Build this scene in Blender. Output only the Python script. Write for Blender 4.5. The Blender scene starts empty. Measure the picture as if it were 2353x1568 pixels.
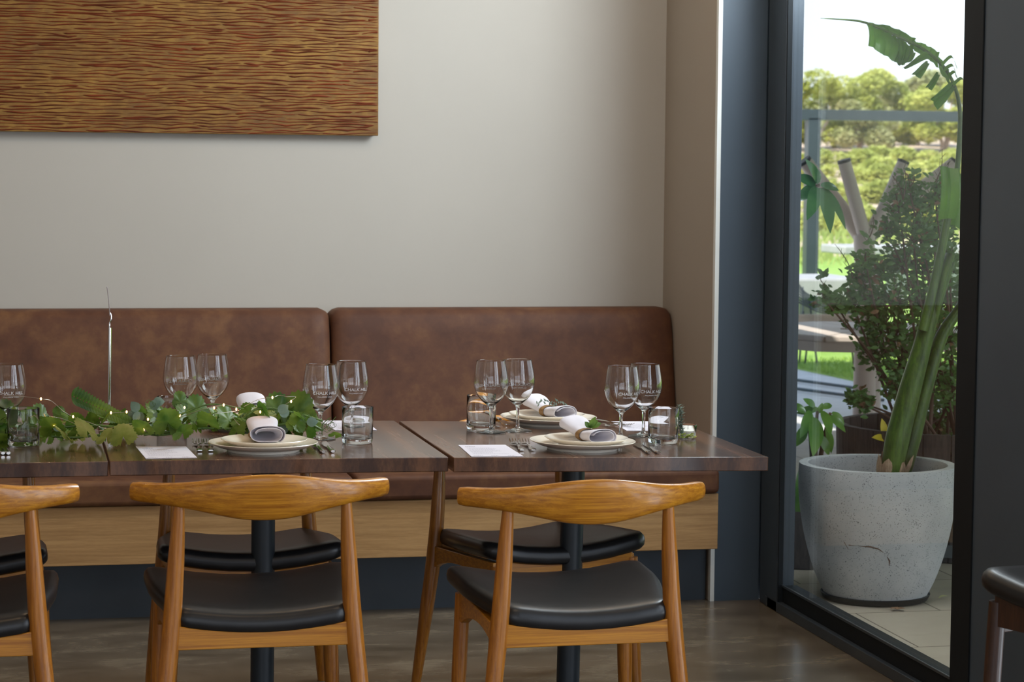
import bpy, math, random
from mathutils import Vector, Matrix, noise
random.seed(7)
PI = math.pi
sc = bpy.context.scene
COL = sc.collection

# ------------------------------------------------------------------ camera
IW, IH = 2353, 1568
FPX = 5300.0
EYE = Vector((0, 0, 1.45))
TH, PHI, PSI = math.atan(392 / FPX), 0.0088, math.atan(1136 / math.hypot(FPX, 392))
FW = Vector((math.sin(PSI) * math.cos(TH), math.cos(PSI) * math.cos(TH), -math.sin(TH)))
RT0 = Vector((math.cos(PSI), -math.sin(PSI), 0)); UP0 = RT0.cross(FW)
RT = RT0 * math.cos(PHI) + UP0 * math.sin(PHI)
UP = UP0 * math.cos(PHI) - RT0 * math.sin(PHI)
cam = bpy.data.cameras.new('camera'); cam_o = bpy.data.objects.new('camera', cam); COL.objects.link(cam_o)
cam_o.matrix_world = Matrix.Translation(EYE) @ Matrix((RT, UP, -FW)).transposed().to_4x4()
cam.sensor_width = 36; cam.lens = FPX / IW * 36
cam.clip_start = .05; cam.clip_end = 600
cam.dof.use_dof = True; cam.dof.focus_distance = 6.05; cam.dof.aperture_fstop = 9
sc.camera = cam_o


def ray(px, py):
    return RT * ((px - IW / 2) / FPX) + UP * ((IH / 2 - py) / FPX) + FW


def atY(px, py, Y):
    d = ray(px, py); return EYE + d * (Y / d.y)


def atZ(px, py, z=0.0):
    d = ray(px, py); return EYE + d * ((z - EYE.z) / d.z)


# ------------------------------------------------------------------ light
sc.view_settings.view_transform = 'Standard'; sc.view_settings.look = 'None'
sc.view_settings.exposure = 0.0; sc.view_settings.gamma = 1.0
sc.view_settings.use_curve_mapping = False
sc.cycles.max_bounces = 12; sc.cycles.transmission_bounces = 12; sc.cycles.transparent_max_bounces = 12
sc.cycles.diffuse_bounces = 4; sc.cycles.glossy_bounces = 5
sc.cycles.sample_clamp_indirect = 6; sc.cycles.blur_glossy = .5
sc.cycles.use_denoising = True

w = bpy.data.worlds.new('sky'); sc.world = w; w.use_nodes = True
nt = w.node_tree; nt.nodes.clear()
o_ = nt.nodes.new('ShaderNodeOutputWorld'); bg = nt.nodes.new('ShaderNodeBackground')
tc = nt.nodes.new('ShaderNodeTexCoord'); sx = nt.nodes.new('ShaderNodeSeparateXYZ'); cr = nt.nodes.new('ShaderNodeValToRGB')
cr.color_ramp.elements[0].position = 0.0; cr.color_ramp.elements[0].color = (.93, .96, 1, 1)
cr.color_ramp.elements[1].position = .5; cr.color_ramp.elements[1].color = (.50, .68, 1, 1)
nt.links.new(tc.outputs['Generated'], sx.inputs[0]); nt.links.new(sx.outputs['Z'], cr.inputs[0])
nt.links.new(cr.outputs[0], bg.inputs[0]); nt.links.new(bg.outputs[0], o_.inputs[0])
bg.inputs[1].default_value = 1.45

sun = bpy.data.lights.new('sun', 'SUN'); sun.energy = 8.5; sun.angle = .01; sun.color = (1, .93, .80)
sun_o = bpy.data.objects.new('sun', sun); COL.objects.link(sun_o)
sun_o.rotation_euler = Vector((-.52, -.36, .80)).to_track_quat('Z', 'Y').to_euler()   # shines from behind the building, high


def area(name, loc, direction, sx_, sy_, power, color, spread=PI):
    l = bpy.data.lights.new(name, 'AREA'); l.shape = 'RECTANGLE'; l.size = sx_; l.size_y = sy_
    l.energy = power; l.color = color; l.spread = spread
    o = bpy.data.objects.new(name, l); COL.objects.link(o); o.location = loc
    o.rotation_euler = Vector(direction).to_track_quat('-Z', 'Y').to_euler()
    return o


WXL = 2.44
# daylight entering by the tall windows of the long right wall, nearer than the picture shows
for k, yc in enumerate((4.35, 3.85, 3.0, 2.4, 1.0)):
    area('window_and_fill_light', (2.52, yc, 1.35), (-1, 0, 0), .30, 2.4, 11, (.80, .89, 1.0))
for xw in (-3.0, -1.3, .4, 1.4):
    area('window_and_fill_light', (xw, -2.42, 1.4), (0, 1, 0), .6, 2.3, 3.8, (.86, .92, 1.0))
area('window_and_fill_light', (-4.15, 1.2, 1.5), (1, .1, 0), 4.0, 2.2, 12, (.80, .90, 1.0))  # added cool fill in front of the solid left wall, brightens the right pier
# added lamp above the frame lifts the wall, standing in for sky light
area('window_and_fill_light', (WXL + .14, 6.42, 2.52), (-1, .12, -.25), 1.25, .80, 82, (.86, .93, 1.0))
# small warm downlights in the ceiling
for x, y in ((-1.6, 4.2), (-.2, 4.2), (1.3, 4.2), (-.9, 6.4), (.5, 6.4), (1.9, 6.9), (-1.6, 1.6), (.8, 1.6)):
    l = bpy.data.lights.new('downlight', 'AREA'); l.shape = 'DISK'; l.size = .11; l.energy = 4.4; l.color = (1, .66, .36)
    o = bpy.data.objects.new('downlight', l); COL.objects.link(o); o.location = (x, y, 2.97)


# ------------------------------------------------------------------ materials
def N(t, kind, **kw):
    n = t.nodes.new(kind)
    for k, v in kw.items(): setattr(n, k, v)
    return n


def new_mat(name):
    m = bpy.data.materials.new(name); m.use_nodes = True
    t = m.node_tree; p = t.nodes['Principled BSDF']
    return m, t, p


def coords(t, scale=(1, 1, 1), kind='Object', rot=(0, 0, 0)):
    c = N(t, 'ShaderNodeTexCoord'); mp = N(t, 'ShaderNodeMapping')
    mp.inputs['Scale'].default_value = scale; mp.inputs['Rotation'].default_value = rot
    t.links.new(c.outputs[kind], mp.inputs[0]); return mp.outputs[0]


def ramp(t, src, stops):
    r = N(t, 'ShaderNodeValToRGB'); e = r.color_ramp.elements
    while len(e) < len(stops): e.new(.5)
    for i, (p, c) in enumerate(stops): e[i].position = p; e[i].color = (*c, 1)
    t.links.new(src, r.inputs[0]); return r.outputs[0]


def noise_tex(t, vec, scale, detail=4, rough=.55, dist=0):
    n = N(t, 'ShaderNodeTexNoise'); n.inputs['Scale'].default_value = scale; n.inputs['Detail'].default_value = detail
    n.inputs['Roughness'].default_value = rough; n.inputs['Distortion'].default_value = dist
    t.links.new(vec, n.inputs['Vector']); return n.outputs['Fac']


def bump(t, p, h, strength, dist=.01):
    b = N(t, 'ShaderNodeBump'); b.inputs['Strength'].default_value = strength; b.inputs['Distance'].default_value = dist
    t.links.new(h, b.inputs['Height']); t.links.new(b.outputs[0], p.inputs['Normal']); return b


def plain(name, col, rough=.5, metal=0, coat=0, var=.12, vscale=8, bmp=0, spec=.5):
    m, t, p = new_mat(name)
    n = noise_tex(t, coords(t), vscale)
    a = tuple(c * (1 - var) for c in col); b = tuple(min(1, c * (1 + var)) for c in col)
    t.links.new(ramp(t, n, [(.3, a), (.7, b)]), p.inputs['Base Color'])
    p.inputs['Roughness'].default_value = rough; p.inputs['Metallic'].default_value = metal
    p.inputs['Coat Weight'].default_value = coat; p.inputs['Coat Roughness'].default_value = .1
    p.inputs['Specular IOR Level'].default_value = spec
    if bmp: bump(t, p, noise_tex(t, coords(t), vscale * 20, 2), bmp, .002)
    return m


def wood(name, dark, light, scale, rough=.35, coat=0, grain=(1, 12, 12), bmp=.05, dist=.6):
    m, t, p = new_mat(name)
    v = coords(t, grain)
    n = noise_tex(t, v, scale, 6, .6, dist)
    w2 = noise_tex(t, coords(t, tuple(g * 5 for g in grain)), scale * 2, 3)
    mx = N(t, 'ShaderNodeMix', data_type='FLOAT'); mx.inputs[0].default_value = .3
    t.links.new(n, mx.inputs[2]); t.links.new(w2, mx.inputs[3])
    mid = tuple((a + b) / 2 for a, b in zip(dark, light))
    t.links.new(ramp(t, mx.outputs[0], [(.36, dark), (.5, mid), (.62, light)]), p.inputs['Base Color'])
    p.inputs['Roughness'].default_value = rough; p.inputs['Coat Weight'].default_value = coat
    p.inputs['Coat Roughness'].default_value = .12
    if bmp: bump(t, p, mx.outputs[0], bmp, .002)
    return m


M = {}
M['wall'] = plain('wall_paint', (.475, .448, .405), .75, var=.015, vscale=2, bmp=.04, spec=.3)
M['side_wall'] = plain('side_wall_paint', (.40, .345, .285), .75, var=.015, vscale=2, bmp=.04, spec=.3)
M['white_trim'] = plain('white_metal_trim', (.80, .82, .80), .35, var=.02)
M['steel'] = plain('dark_blue_grey_steel_paint', (.060, .085, .115), .50, var=.10, vscale=1.6)
M['steel_dark'] = plain('black_frame_paint_and_shade', (.010, .013, .016), .6, var=.1, spec=.2)  # near-black also holds the shade of the stile and the recesses
M['frame'] = plain('charcoal_window_frame_paint', (.040, .052, .066), .33, var=.08)
M['plinth'] = plain('dark_slate_plinth_paint', (.036, .050, .068), .5, var=.08)
M['ceiling'] = plain('ceiling_paint', (.62, .58, .52), .8, var=.02)
M['chair_wood'] = wood('honey_stained_chair_wood', (.30, .095, .005), (.60, .255, .018), 3, .32, .3, (.9, 22, 60), .02, .5)
M['leg_wood'] = wood('honey_stained_leg_wood', (.26, .080, .005), (.48, .175, .014), 4, .34, .25, (34, 34, 1.2), .02, .5)
M['stool_wood'] = wood('dark_walnut_stool_wood', (.030, .012, .007), (.065, .026, .013), 5, .4, .1, (20, 20, 3))
M['table_wood'] = wood('dark_lacquered_table_wood', (.050, .020, .010), (.125, .054, .027), 3, .42, 1.0, (30, 2, 30), .01, .4)
M['bench_wood'] = wood('oak_veneer_panel', (.35, .19, .070), (.52, .31, .13), 3, .5, 0, (1.2, 20, 26), .03, .8)
M['black_vinyl'] = plain('black_vinyl_upholstery', (.010, .010, .011), .33, var=.2, vscale=30, bmp=.03)
M['black_metal'] = plain('black_powder_coated_metal', (.016, .022, .028), .42, var=.15)
M['plate'] = plain('cream_glazed_china', (.86, .79, .68), .12, coat=.4, var=.02)
M['napkin'] = plain('white_linen_cloth', (.68, .65, .70), .85, var=.03, vscale=30, bmp=.15, spec=.2)
M['paper'] = plain('white_card_paper', (.68, .65, .72), .7, var=.01)
M['ink'] = plain('grey_printed_ink', (.16, .14, .18), .8)
M['steel_cutlery'] = plain('polished_steel', (.62, .60, .58), .12, 1, var=.03)
M['chrome'] = plain('chrome', (.75, .75, .75), .06, 1, var=.02)
M['ring'] = wood('brown_wooden_napkin_ring', (.16, .08, .025), (.30, .17, .06), 20, .5)
M['wax'] = plain('white_wax', (.85, .82, .75), .5, var=.02)
M['etch'] = plain('white_etched_lettering', (.85, .87, .90), .6, var=.01)
M['wire'] = plain('thin_silver_wire', (.60, .55, .48), .3, 1)
M['soil'] = plain('brown_potting_soil', (.07, .04, .025), .95, var=.5, vscale=60, bmp=.6)
M['barrel'] = wood('weathered_barrel_staves', (.045, .034, .030), (.10, .078, .066), 4, .75, 0, (26, 26, 2), .2)
M['hoop'] = plain('galvanised_hoop', (.22, .24, .26), .45, .8, var=.3)
M['beige_timber'] = plain('beige_moulded_timber', (.52, .44, .40), .55, var=.08, vscale=5)
M['concrete'] = plain('grey_cast_concrete', (.36, .36, .37), .75, var=.1)
M['twig'] = plain('brown_twigs', (.15, .09, .06), .8, var=.3)
M['bark'] = plain('pale_eucalypt_bark', (.46, .36, .30), .8, var=.35, vscale=3)
M['dry_leaf'] = plain('dry_brown_leaf', (.30, .17, .09), .8, var=.3, vscale=20)
M['dark_plastic'] = plain('black_plastic', (.012, .013, .014), .5)
M['green_stalk'] = wood('green_banana_stalk', (.022, .060, .010), (.10, .19, .022), 3, .4, .1, (16, 16, 2), .02)
M['husk'] = wood('dry_tan_husk', (.25, .15, .09), (.55, .40, .26), 8, .8, 0, (20, 20, 3), .3)


def table_mat():
    m, t, p = new_mat('dark_lacquered_laminated_wood')
    blk = noise_tex(t, coords(t, (11, .4, .4)), 2.2, 0); fine = noise_tex(t, coords(t, (70, 3, 26), rot=(0, .5, 0)), 2, 3, .6)
    mx = N(t, 'ShaderNodeMix', data_type='FLOAT'); mx.inputs[0].default_value = .45
    t.links.new(blk, mx.inputs[2]); t.links.new(fine, mx.inputs[3])
    t.links.new(ramp(t, mx.outputs[0], [(.34, (.045, .015, .006)), (.5, (.088, .034, .013)), (.66, (.150, .062, .026))]), p.inputs['Base Color'])
    p.inputs['Roughness'].default_value = .42; p.inputs['Coat Weight'].default_value = .9
    return m


M['table_wood'] = table_mat()
tp_ = M['table_wood'].node_tree.nodes['Principled BSDF']; tp_.inputs['Specular IOR Level'].default_value = .4; tp_.inputs['Coat Roughness'].default_value = .13; tp_.inputs['Coat IOR'].default_value = 1.45


def leaf_mat(name, dark, light, rough=.4, trans=.35, vs=14, coat=0, veins=False):
    m, t, p = new_mat(name)
    n = noise_tex(t, coords(t), vs, 3)
    c = ramp(t, n, [(.32, dark), (.68, light)])
    t.links.new(c, p.inputs['Base Color']); p.inputs['Roughness'].default_value = rough
    p.inputs['Coat Weight'].default_value = coat
    tr = N(t, 'ShaderNodeBsdfTranslucent'); mx = N(t, 'ShaderNodeMixShader'); mx.inputs[0].default_value = trans
    g = N(t, 'ShaderNodeGamma'); g.inputs[1].default_value = .8; t.links.new(c, g.inputs[0]); t.links.new(g.outputs[0], tr.inputs[0])
    t.links.new(p.outputs[0], mx.inputs[1]); t.links.new(tr.outputs[0], mx.inputs[2])
    t.links.new(mx.outputs[0], t.nodes['Material Output'].inputs[0])
    return m


M['vine_leaf'] = leaf_mat('green_vine_leaf', (.036, .105, .008), (.15, .24, .025), .4, .35, 18)
M['vine_leaf_old'] = leaf_mat('yellowing_vine_leaf', (.18, .24, .03), (.36, .34, .09), .45, .3, 22)
M['euca_leaf'] = leaf_mat('blue_green_gum_leaf', (.07, .13, .09), (.20, .29, .22), .5, .2, 20)
M['sprig_leaf'] = leaf_mat('grey_green_sprig', (.10, .15, .11), (.24, .31, .25), .55, .2, 40)
M['lime_bloom'] = leaf_mat('lime_green_blossom', (.28, .36, .04), (.50, .55, .12), .5, .3, 40)
M['banana_leaf'] = leaf_mat('bright_green_banana_leaf', (.06, .20, .015), (.16, .38, .035), .35, .5, 6, .2)
M['glossy_leaf'] = leaf_mat('glossy_dark_green_leaf', (.03, .14, .05), (.10, .26, .09), .22, .2, 8, .5)
M['glossy_leaf2'] = leaf_mat('glossy_mid_green_leaf', (.07, .22, .03), (.19, .38, .06), .28, .25, 8, .3)
M['shrub_leaf'] = leaf_mat('small_green_shrub_leaf', (.06, .16, .035), (.19, .34, .09), .4, .3, 9)
M['tree_leaf'] = leaf_mat('sunlit_yellow_green_tree_leaf', (.34, .40, .07), (.62, .63, .18), .6, .35, .8)
M['tree_leaf2'] = leaf_mat('grey_green_gum_tree_leaf', (.32, .36, .14), (.54, .52, .27), .6, .3, .8)
M['hedge_leaf'] = leaf_mat('lime_green_vine_row_leaf', (.34, .40, .09), (.52, .56, .18), .6, .4, 2)
M['grass'] = leaf_mat('short_lawn_grass', (.20, .36, .05), (.36, .52, .10), .7, .2, 3)
M['dry_grass'] = plain('dry_straw_hillside', (.50, .38, .28), .9, var=.2, vscale=.6)


def glass_mat(name, col=(1, 1, 1), rough=0, ior=1.5):
    m, t, p = new_mat(name); t.nodes.remove(p)
    g = N(t, 'ShaderNodeBsdfGlass'); g.inputs['IOR'].default_value = ior; g.inputs['Roughness'].default_value = rough
    g.inputs['Color'].default_value = (*col, 1)
    t.links.new(g.outputs[0], t.nodes['Material Output'].inputs[0]); return m


M['glass'] = glass_mat('clear_drinking_glass', (.985, .99, .99))


def pane_mat():
    m, t, p = new_mat('window_pane_glass'); t.nodes.remove(p)
    a = N(t, 'ShaderNodeBsdfTransparent'); a.inputs[0].default_value = (.965, .985, .985, 1)
    g = N(t, 'ShaderNodeBsdfGlossy'); g.inputs['Roughness'].default_value = 0; g.inputs[0].default_value = (.9, .95, 1, 1)
    f = N(t, 'ShaderNodeFresnel'); ge = N(t, 'ShaderNodeNewGeometry'); ior = N(t, 'ShaderNodeMapRange')
    ior.inputs[3].default_value = 1.19; ior.inputs[4].default_value = 1 / 1.19    # same reflectance on both faces of the pane
    t.links.new(ge.outputs['Backfacing'], ior.inputs[0]); t.links.new(ior.outputs[0], f.inputs[0])
    s = N(t, 'ShaderNodeMixShader')
    t.links.new(f.outputs[0], s.inputs[0]); t.links.new(a.outputs[0], s.inputs[1]); t.links.new(g.outputs[0], s.inputs[2])
    t.links.new(s.outputs[0], t.nodes['Material Output'].inputs[0]); return m


M['pane'] = pane_mat()


def leather():
    m, t, p = new_mat('brown_mottled_leather')
    a = noise_tex(t, coords(t), 5, 5, .6, .4); b = noise_tex(t, coords(t), 22, 4, .6)
    mx = N(t, 'ShaderNodeMix', data_type='FLOAT'); mx.inputs[0].default_value = .35
    t.links.new(a, mx.inputs[2]); t.links.new(b, mx.inputs[3])
    t.links.new(ramp(t, mx.outputs[0], [(.36, (.080, .032, .019)), (.5, (.112, .046, .024)), (.64, (.168, .078, .035))]), p.inputs['Base Color'])
    p.inputs['Roughness'].default_value = .6; p.inputs['Specular IOR Level'].default_value = .28
    bump(t, p, noise_tex(t, coords(t), 260, 2), .12, .001); return m


M['leather'] = leather()


def floor_mat():
    m, t, p = new_mat('polished_brown_concrete')
    a = noise_tex(t, coords(t, (1, 2.2, 1)), 2.2, 8, .62, .4); b = noise_tex(t, coords(t, (2, 9, 1)), 9, 4)
    mx = N(t, 'ShaderNodeMix', data_type='FLOAT'); mx.inputs[0].default_value = .18
    t.links.new(a, mx.inputs[2]); t.links.new(b, mx.inputs[3])
    t.links.new(ramp(t, mx.outputs[0], [(.36, (.085, .064, .042)), (.5, (.135, .105, .074)), (.66, (.22, .18, .13))]), p.inputs['Base Color'])
    r = N(t, 'ShaderNodeMapRange'); r.inputs[3].default_value = .20; r.inputs[4].default_value = .28
    t.links.new(b, r.inputs[0]); t.links.new(r.outputs[0], p.inputs['Roughness']); return m


def paver_mat(name, c1, c2, joint, sx_=1.0, sy_=.5):
    m, t, p = new_mat(name)
    v = coords(t)
    br = N(t, 'ShaderNodeTexBrick'); br.offset = .5
    br.inputs['Color1'].default_value = (*c1, 1); br.inputs['Color2'].default_value = (*c2, 1); br.inputs['Mortar'].default_value = (*joint, 1)
    br.inputs['Scale'].default_value = 1; br.inputs['Mortar Size'].default_value = .003
    br.inputs['Brick Width'].default_value = sx_; br.inputs['Row Height'].default_value = sy_
    t.links.new(v, br.inputs[0])
    n = noise_tex(t, v, 5, 6)
    mx = N(t, 'ShaderNodeMix', data_type='RGBA', blend_type='MULTIPLY'); mx.inputs[0].default_value = .45
    t.links.new(br.outputs[0], mx.inputs[6]); t.links.new(ramp(t, n, [(.3, (.72, .70, .66)), (.7, (1, 1, 1))]), mx.inputs[7])
    t.links.new(mx.outputs[2], p.inputs['Base Color']); p.inputs['Roughness'].default_value = .8
    return m


def pot_mat():
    m, t, p = new_mat('speckled_grey_terrazzo')
    v = coords(t)
    vo = N(t, 'ShaderNodeTexVoronoi'); vo.inputs['Scale'].default_value = 170; t.links.new(v, vo.inputs['Vector'])
    n = noise_tex(t, v, 6, 4); n2 = noise_tex(t, v, 46, 2)
    add = N(t, 'ShaderNodeMath', operation='MULTIPLY_ADD'); add.inputs[1].default_value = .55; t.links.new(n2, add.inputs[0])
    t.links.new(vo.outputs['Distance'], add.inputs[2])
    spots = ramp(t, add.outputs[0], [(.44, (.06, .07, .09)), (.52, (1, 1, 1))])
    base = ramp(t, n, [(.3, (.46, .475, .48)), (.7, (.62, .62, .61))])
    mx = N(t, 'ShaderNodeMix', data_type='RGBA', blend_type='MULTIPLY'); mx.inputs[0].default_value = .8
    t.links.new(base, mx.inputs[6]); t.links.new(spots, mx.inputs[7]); t.links.new(mx.outputs[2], p.inputs['Base Color'])
    p.inputs['Roughness'].default_value = .65; return m


def art_mat():
    m, t, p = new_mat('mottled_ochre_paint')
    a_ = noise_tex(t, coords(t, (1, 1, 2.5)), 26, 4, .6); b_ = noise_tex(t, coords(t, (.6, 1, 1.5)), 4, 3)
    mx = N(t, 'ShaderNodeMix', data_type='FLOAT'); mx.inputs[0].default_value = .5
    t.links.new(a_, mx.inputs[2]); t.links.new(b_, mx.inputs[3])
    t.links.new(ramp(t, mx.outputs[0], [(.36, (.135, .056, .005)), (.5, (.200, .092, .008)), (.64, (.285, .145, .018))]), p.inputs['Base Color'])
    p.inputs['Roughness'].default_value = .5; bump(t, p, a_, .35, .004); return m


M['art_ridge'] = plain('rust_red_relief_paint', (.140, .028, .008), .4, var=.45, vscale=7)
M['floor'] = floor_mat()
M['pavers'] = paver_mat('beige_terrace_pavers', (.50, .43, .34), (.46, .40, .32), (.14, .11, .08), .6, .55)
M['path'] = paver_mat('pale_concrete_path', (.62, .60, .60), (.58, .57, .58), (.34, .33, .33), 2.4, 1.2)
M['pot'] = pot_mat()
M['art'] = art_mat()


def emit_mat(name, col, s):
    m, t, p = new_mat(name)
    p.inputs['Emission Color'].default_value = (*col, 1); p.inputs['Emission Strength'].default_value = s
    return m


M['bulb'] = emit_mat('warm_glowing_bulb', (1, .48, .12), 14)


# ------------------------------------------------------------------ mesh helpers
class MB:
    def __init__(s): s.v = []; s.f = []

    def add(s, vs, fs):
        b = len(s.v); s.v += [tuple(x) for x in vs]; s.f += [tuple(i + b for i in f) for f in fs]; return s

    def box(s, a, b, mat=None):
        x0, y0, z0 = a; x1, y1, z1 = b
        vs = [(x0, y0, z0), (x1, y0, z0), (x1, y1, z0), (x0, y1, z0), (x0, y0, z1), (x1, y0, z1), (x1, y1, z1), (x0, y1, z1)]
        if mat: vs = [mat @ Vector(q) for q in vs]
        return s.add(vs, [(0, 3, 2, 1), (4, 5, 6, 7), (0, 1, 5, 4), (1, 2, 6, 5), (2, 3, 7, 6), (3, 0, 4, 7)])

    def rings(s, rs, cap=True, closed=True):
        n = len(rs[0]); vs = [q for r in rs for q in r]; fs = []
        for i in range(len(rs) - 1):
            for j in range(n if closed else n - 1):
                k = (j + 1) % n
                fs.append((i * n + j, i * n + k, (i + 1) * n + k, (i + 1) * n + j))
        if cap:
            fs.append(tuple(reversed(range(n)))); fs.append(tuple(range((len(rs) - 1) * n, len(rs) * n)))
        return s.add(vs, fs)

    def lathe(s, prof, n=32, c=(0, 0, 0), cap=False, closed_profile=False):
        rs = [[(c[0] + r * math.cos(2 * PI * j / n), c[1] + r * math.sin(2 * PI * j / n), c[2] + z) for j in range(n)] for r, z in prof]
        if closed_profile: rs.append(rs[0])
        return s.rings(rs, cap)

    def tube(s, pts, rad, n=8, flat=1.0):
        pts = [Vector(p) for p in pts]
        if not hasattr(rad, '__len__'): rad = [rad] * len(pts)
        rs = []; ref = None
        for i, p in enumerate(pts):
            d = (pts[min(i + 1, len(pts) - 1)] - pts[max(i - 1, 0)]).normalized()
            if ref is None:
                ref = Vector((0, 0, 1)) if abs(d.z) < .9 else Vector((1, 0, 0))
            a = d.cross(ref).normalized(); b = a.cross(d).normalized(); ref = b
            rs.append([p + (a * math.cos(2 * PI * j / n) + b * math.sin(2 * PI * j / n) * flat) * rad[i] for j in range(n)])
        return s.rings(rs)

    def obj(s, name, mat, parent=None, smooth=35, bevel=0, seg=2, **props):
        me = bpy.data.meshes.new(name); me.from_pydata(s.v, [], s.f); me.update()
        if bevel == 0 and False: pass
        o = bpy.data.objects.new(name, me); COL.objects.link(o); me.materials.append(mat)
        if smooth:
            me.shade_smooth(); me.set_sharp_from_angle(angle=math.radians(smooth))
        if bevel:
            b = o.modifiers.new('bevel', 'BEVEL'); b.width = bevel; b.segments = seg; b.limit_method = 'ANGLE'; b.angle_limit = .6
            b.harden_normals = False
        if parent: o.parent = parent
        for k, v in props.items(): o[k] = v
        return o


def spline(pts, n=6):
    pts = [Vector(p) for p in pts]; out = []
    P = [pts[0]] + pts + [pts[-1]]
    for i in range(1, len(P) - 2):
        a, b, c, d = P[i - 1:i + 3]
        for k in range(n):
            t = k / n
            out.append(.5 * ((2 * b) + (c - a) * t + (2 * a - 5 * b + 4 * c - d) * t * t + (3 * b - 3 * c + d - a) * t ** 3))
    out.append(pts[-1]); return out


def lerp_list(vals, n):
    out = []
    for i in range(n):
        t = i / (n - 1) * (len(vals) - 1); k = min(int(t), len(vals) - 2); out.append(vals[k] + (vals[k + 1] - vals[k]) * (t - k))
    return out


def thing(name, label, cat, loc=(0, 0, 0), rot=(0, 0, 0), group=None):
    o = bpy.data.objects.new(name, None); COL.objects.link(o); o.empty_display_size = .05
    o.location = loc; o.rotation_euler = rot; o['label'] = label; o['category'] = cat
    if group: o['group'] = group
    return o


def tag(o, label, cat, group=None, kind=None):
    o['label'] = label; o['category'] = cat
    if group: o['group'] = group
    if kind: o['kind'] = kind
    return o


def struct(o): o['kind'] = 'structure'; return o


def dup(root, loc, rot, label, group=None):
    r = root.copy(); COL.objects.link(r); r.location = loc; r.rotation_euler = rot; r['label'] = label
    if group: r['group'] = group
    for ch in list(root.children):
        c = ch.copy(); COL.objects.link(c); c.parent = r
        for g in list(ch.children):
            d = g.copy(); COL.objects.link(d); d.parent = c
    return r


# ------------------------------------------------------------------ room shell
WX, PY, BY, SX = 2.44, 7.417, 8.056, 2.28
RX0, RY0, RH = -4.2, -2.5, 3.0
struct(MB().box((RX0, RY0, -.12), (WX + .018, BY, 0)).obj('floor', M['floor'], smooth=0))
struct(MB().box((RX0, RY0, RH), (WX + .2, BY + .2, RH + .15)).obj('ceiling', M['ceiling'], smooth=0))
struct(MB().box((RX0 - .2, BY, 0), (SX + .4, BY + .2, RH)).obj('wall_back', M['wall'], smooth=0))
struct(MB().box((RX0 - .2, RY0, 0), (RX0, BY, RH)).obj('wall_left', M['wall'], smooth=0))
mb = MB()                                          # rear wall behind the camera with one wide opening
mb.box((RX0, RY0 - .2, 0), (WX, RY0, .25)); mb.box((RX0, RY0 - .2, 2.6), (WX, RY0, RH))
mb.box((RX0, RY0 - .2, .25), (-3.8, RY0, 2.6)); mb.box((1.8, RY0 - .2, .25), (WX, RY0, 2.6))
struct(mb.obj('wall_front', M['wall'], smooth=0))
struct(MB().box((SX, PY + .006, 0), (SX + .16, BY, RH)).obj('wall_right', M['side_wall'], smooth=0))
struct(MB().box((SX - .002, PY - .004, 0), (SX + .012, PY + .02, RH)).obj('trim_1', M['white_trim'], smooth=0))
# steel-clad pier beyond the corner bead and the window frame that follows it
struct(MB().box((SX + .0125, PY, 0), (WX + .01, BY, RH)).obj('wall_corner', M['steel'], smooth=0))
struct(MB().box((WX + .004, 4.75, 0), (WX + .16, 5.62, RH)).obj('wall_pier', M['steel'], smooth=0))
mb = MB()                                          # right wall strips between the nearer windows
for y0, y1 in ((3.35, 3.5), (1.95, 2.1), (.55, .7), (-2.5, -.7)): mb.box((WX + .004, y0, 0), (WX + .16, y1, RH))
mb.box((WX + .004, -2.5, 2.65), (WX + .16, 4.75, RH)); mb.box((WX + .004, -.7, 0), (WX + .16, 4.75, .05))
struct(mb.obj('wall_right', M['frame'], smooth=0))
# the visible window
win = struct(MB().box((WX, 7.195, .0), (WX + .06, 7.292, RH)).box((WX + .004, 7.297, 0), (WX + .06, 7.385, RH)).obj('window_1', M['frame'], bevel=.002, smooth=30))
MB().box((WX + .02, 7.38, 0), (WX + .06, PY, RH)).box((WX + .003, 7.188, .03), (WX + .019, 7.1965, RH)).obj('recess_shade', M['steel_dark'], win)  # near-black boxes that paint in the shade of the recesses beside the jamb
MB().box((WX + .0, 5.62, .0), (WX + .06, 5.745, RH)).obj('stile', M['steel_dark'], win, bevel=.002)  # stile lies in shadow; that shade is put into its black colour
MB().box((WX, 4.76, 0), (WX + .0195, 7.32, .034)).box((WX + .07, 4.76, 0), (WX + .12, 7.32, .060)).obj('sill', M['frame'], win, bevel=.002)
MB().box((WX + .0195, 5.62, .0), (WX + .07, 7.195, .088)).obj('bottom_rail', M['steel_dark'], win, bevel=.002)
MB().box((WX + .0145, 5.62, .084), (WX + .021, 7.195, .092)).obj('glazing_bead', M['frame'], win, bevel=.001)
MB().box((WX + .022, 5.70, .086), (WX + .028, 7.20, 2.95)).obj('pane', M['pane'], win, smooth=0)
MB().box((WX, 5.62, 2.92), (WX + .06, 7.2, RH)).obj('head_rail', M['frame'], win)

# ------------------------------------------------------------------ built-in bench
b = thing('banquette', 'brown leather built-in bench with oak base panel along the pale wall', 'bench', (.2, 7.6, 0))


def local(o, root):  # mesh written in world coordinates, parented keeping its place
    o.location = Vector(o.location) - Vector(root.location); return o


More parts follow.
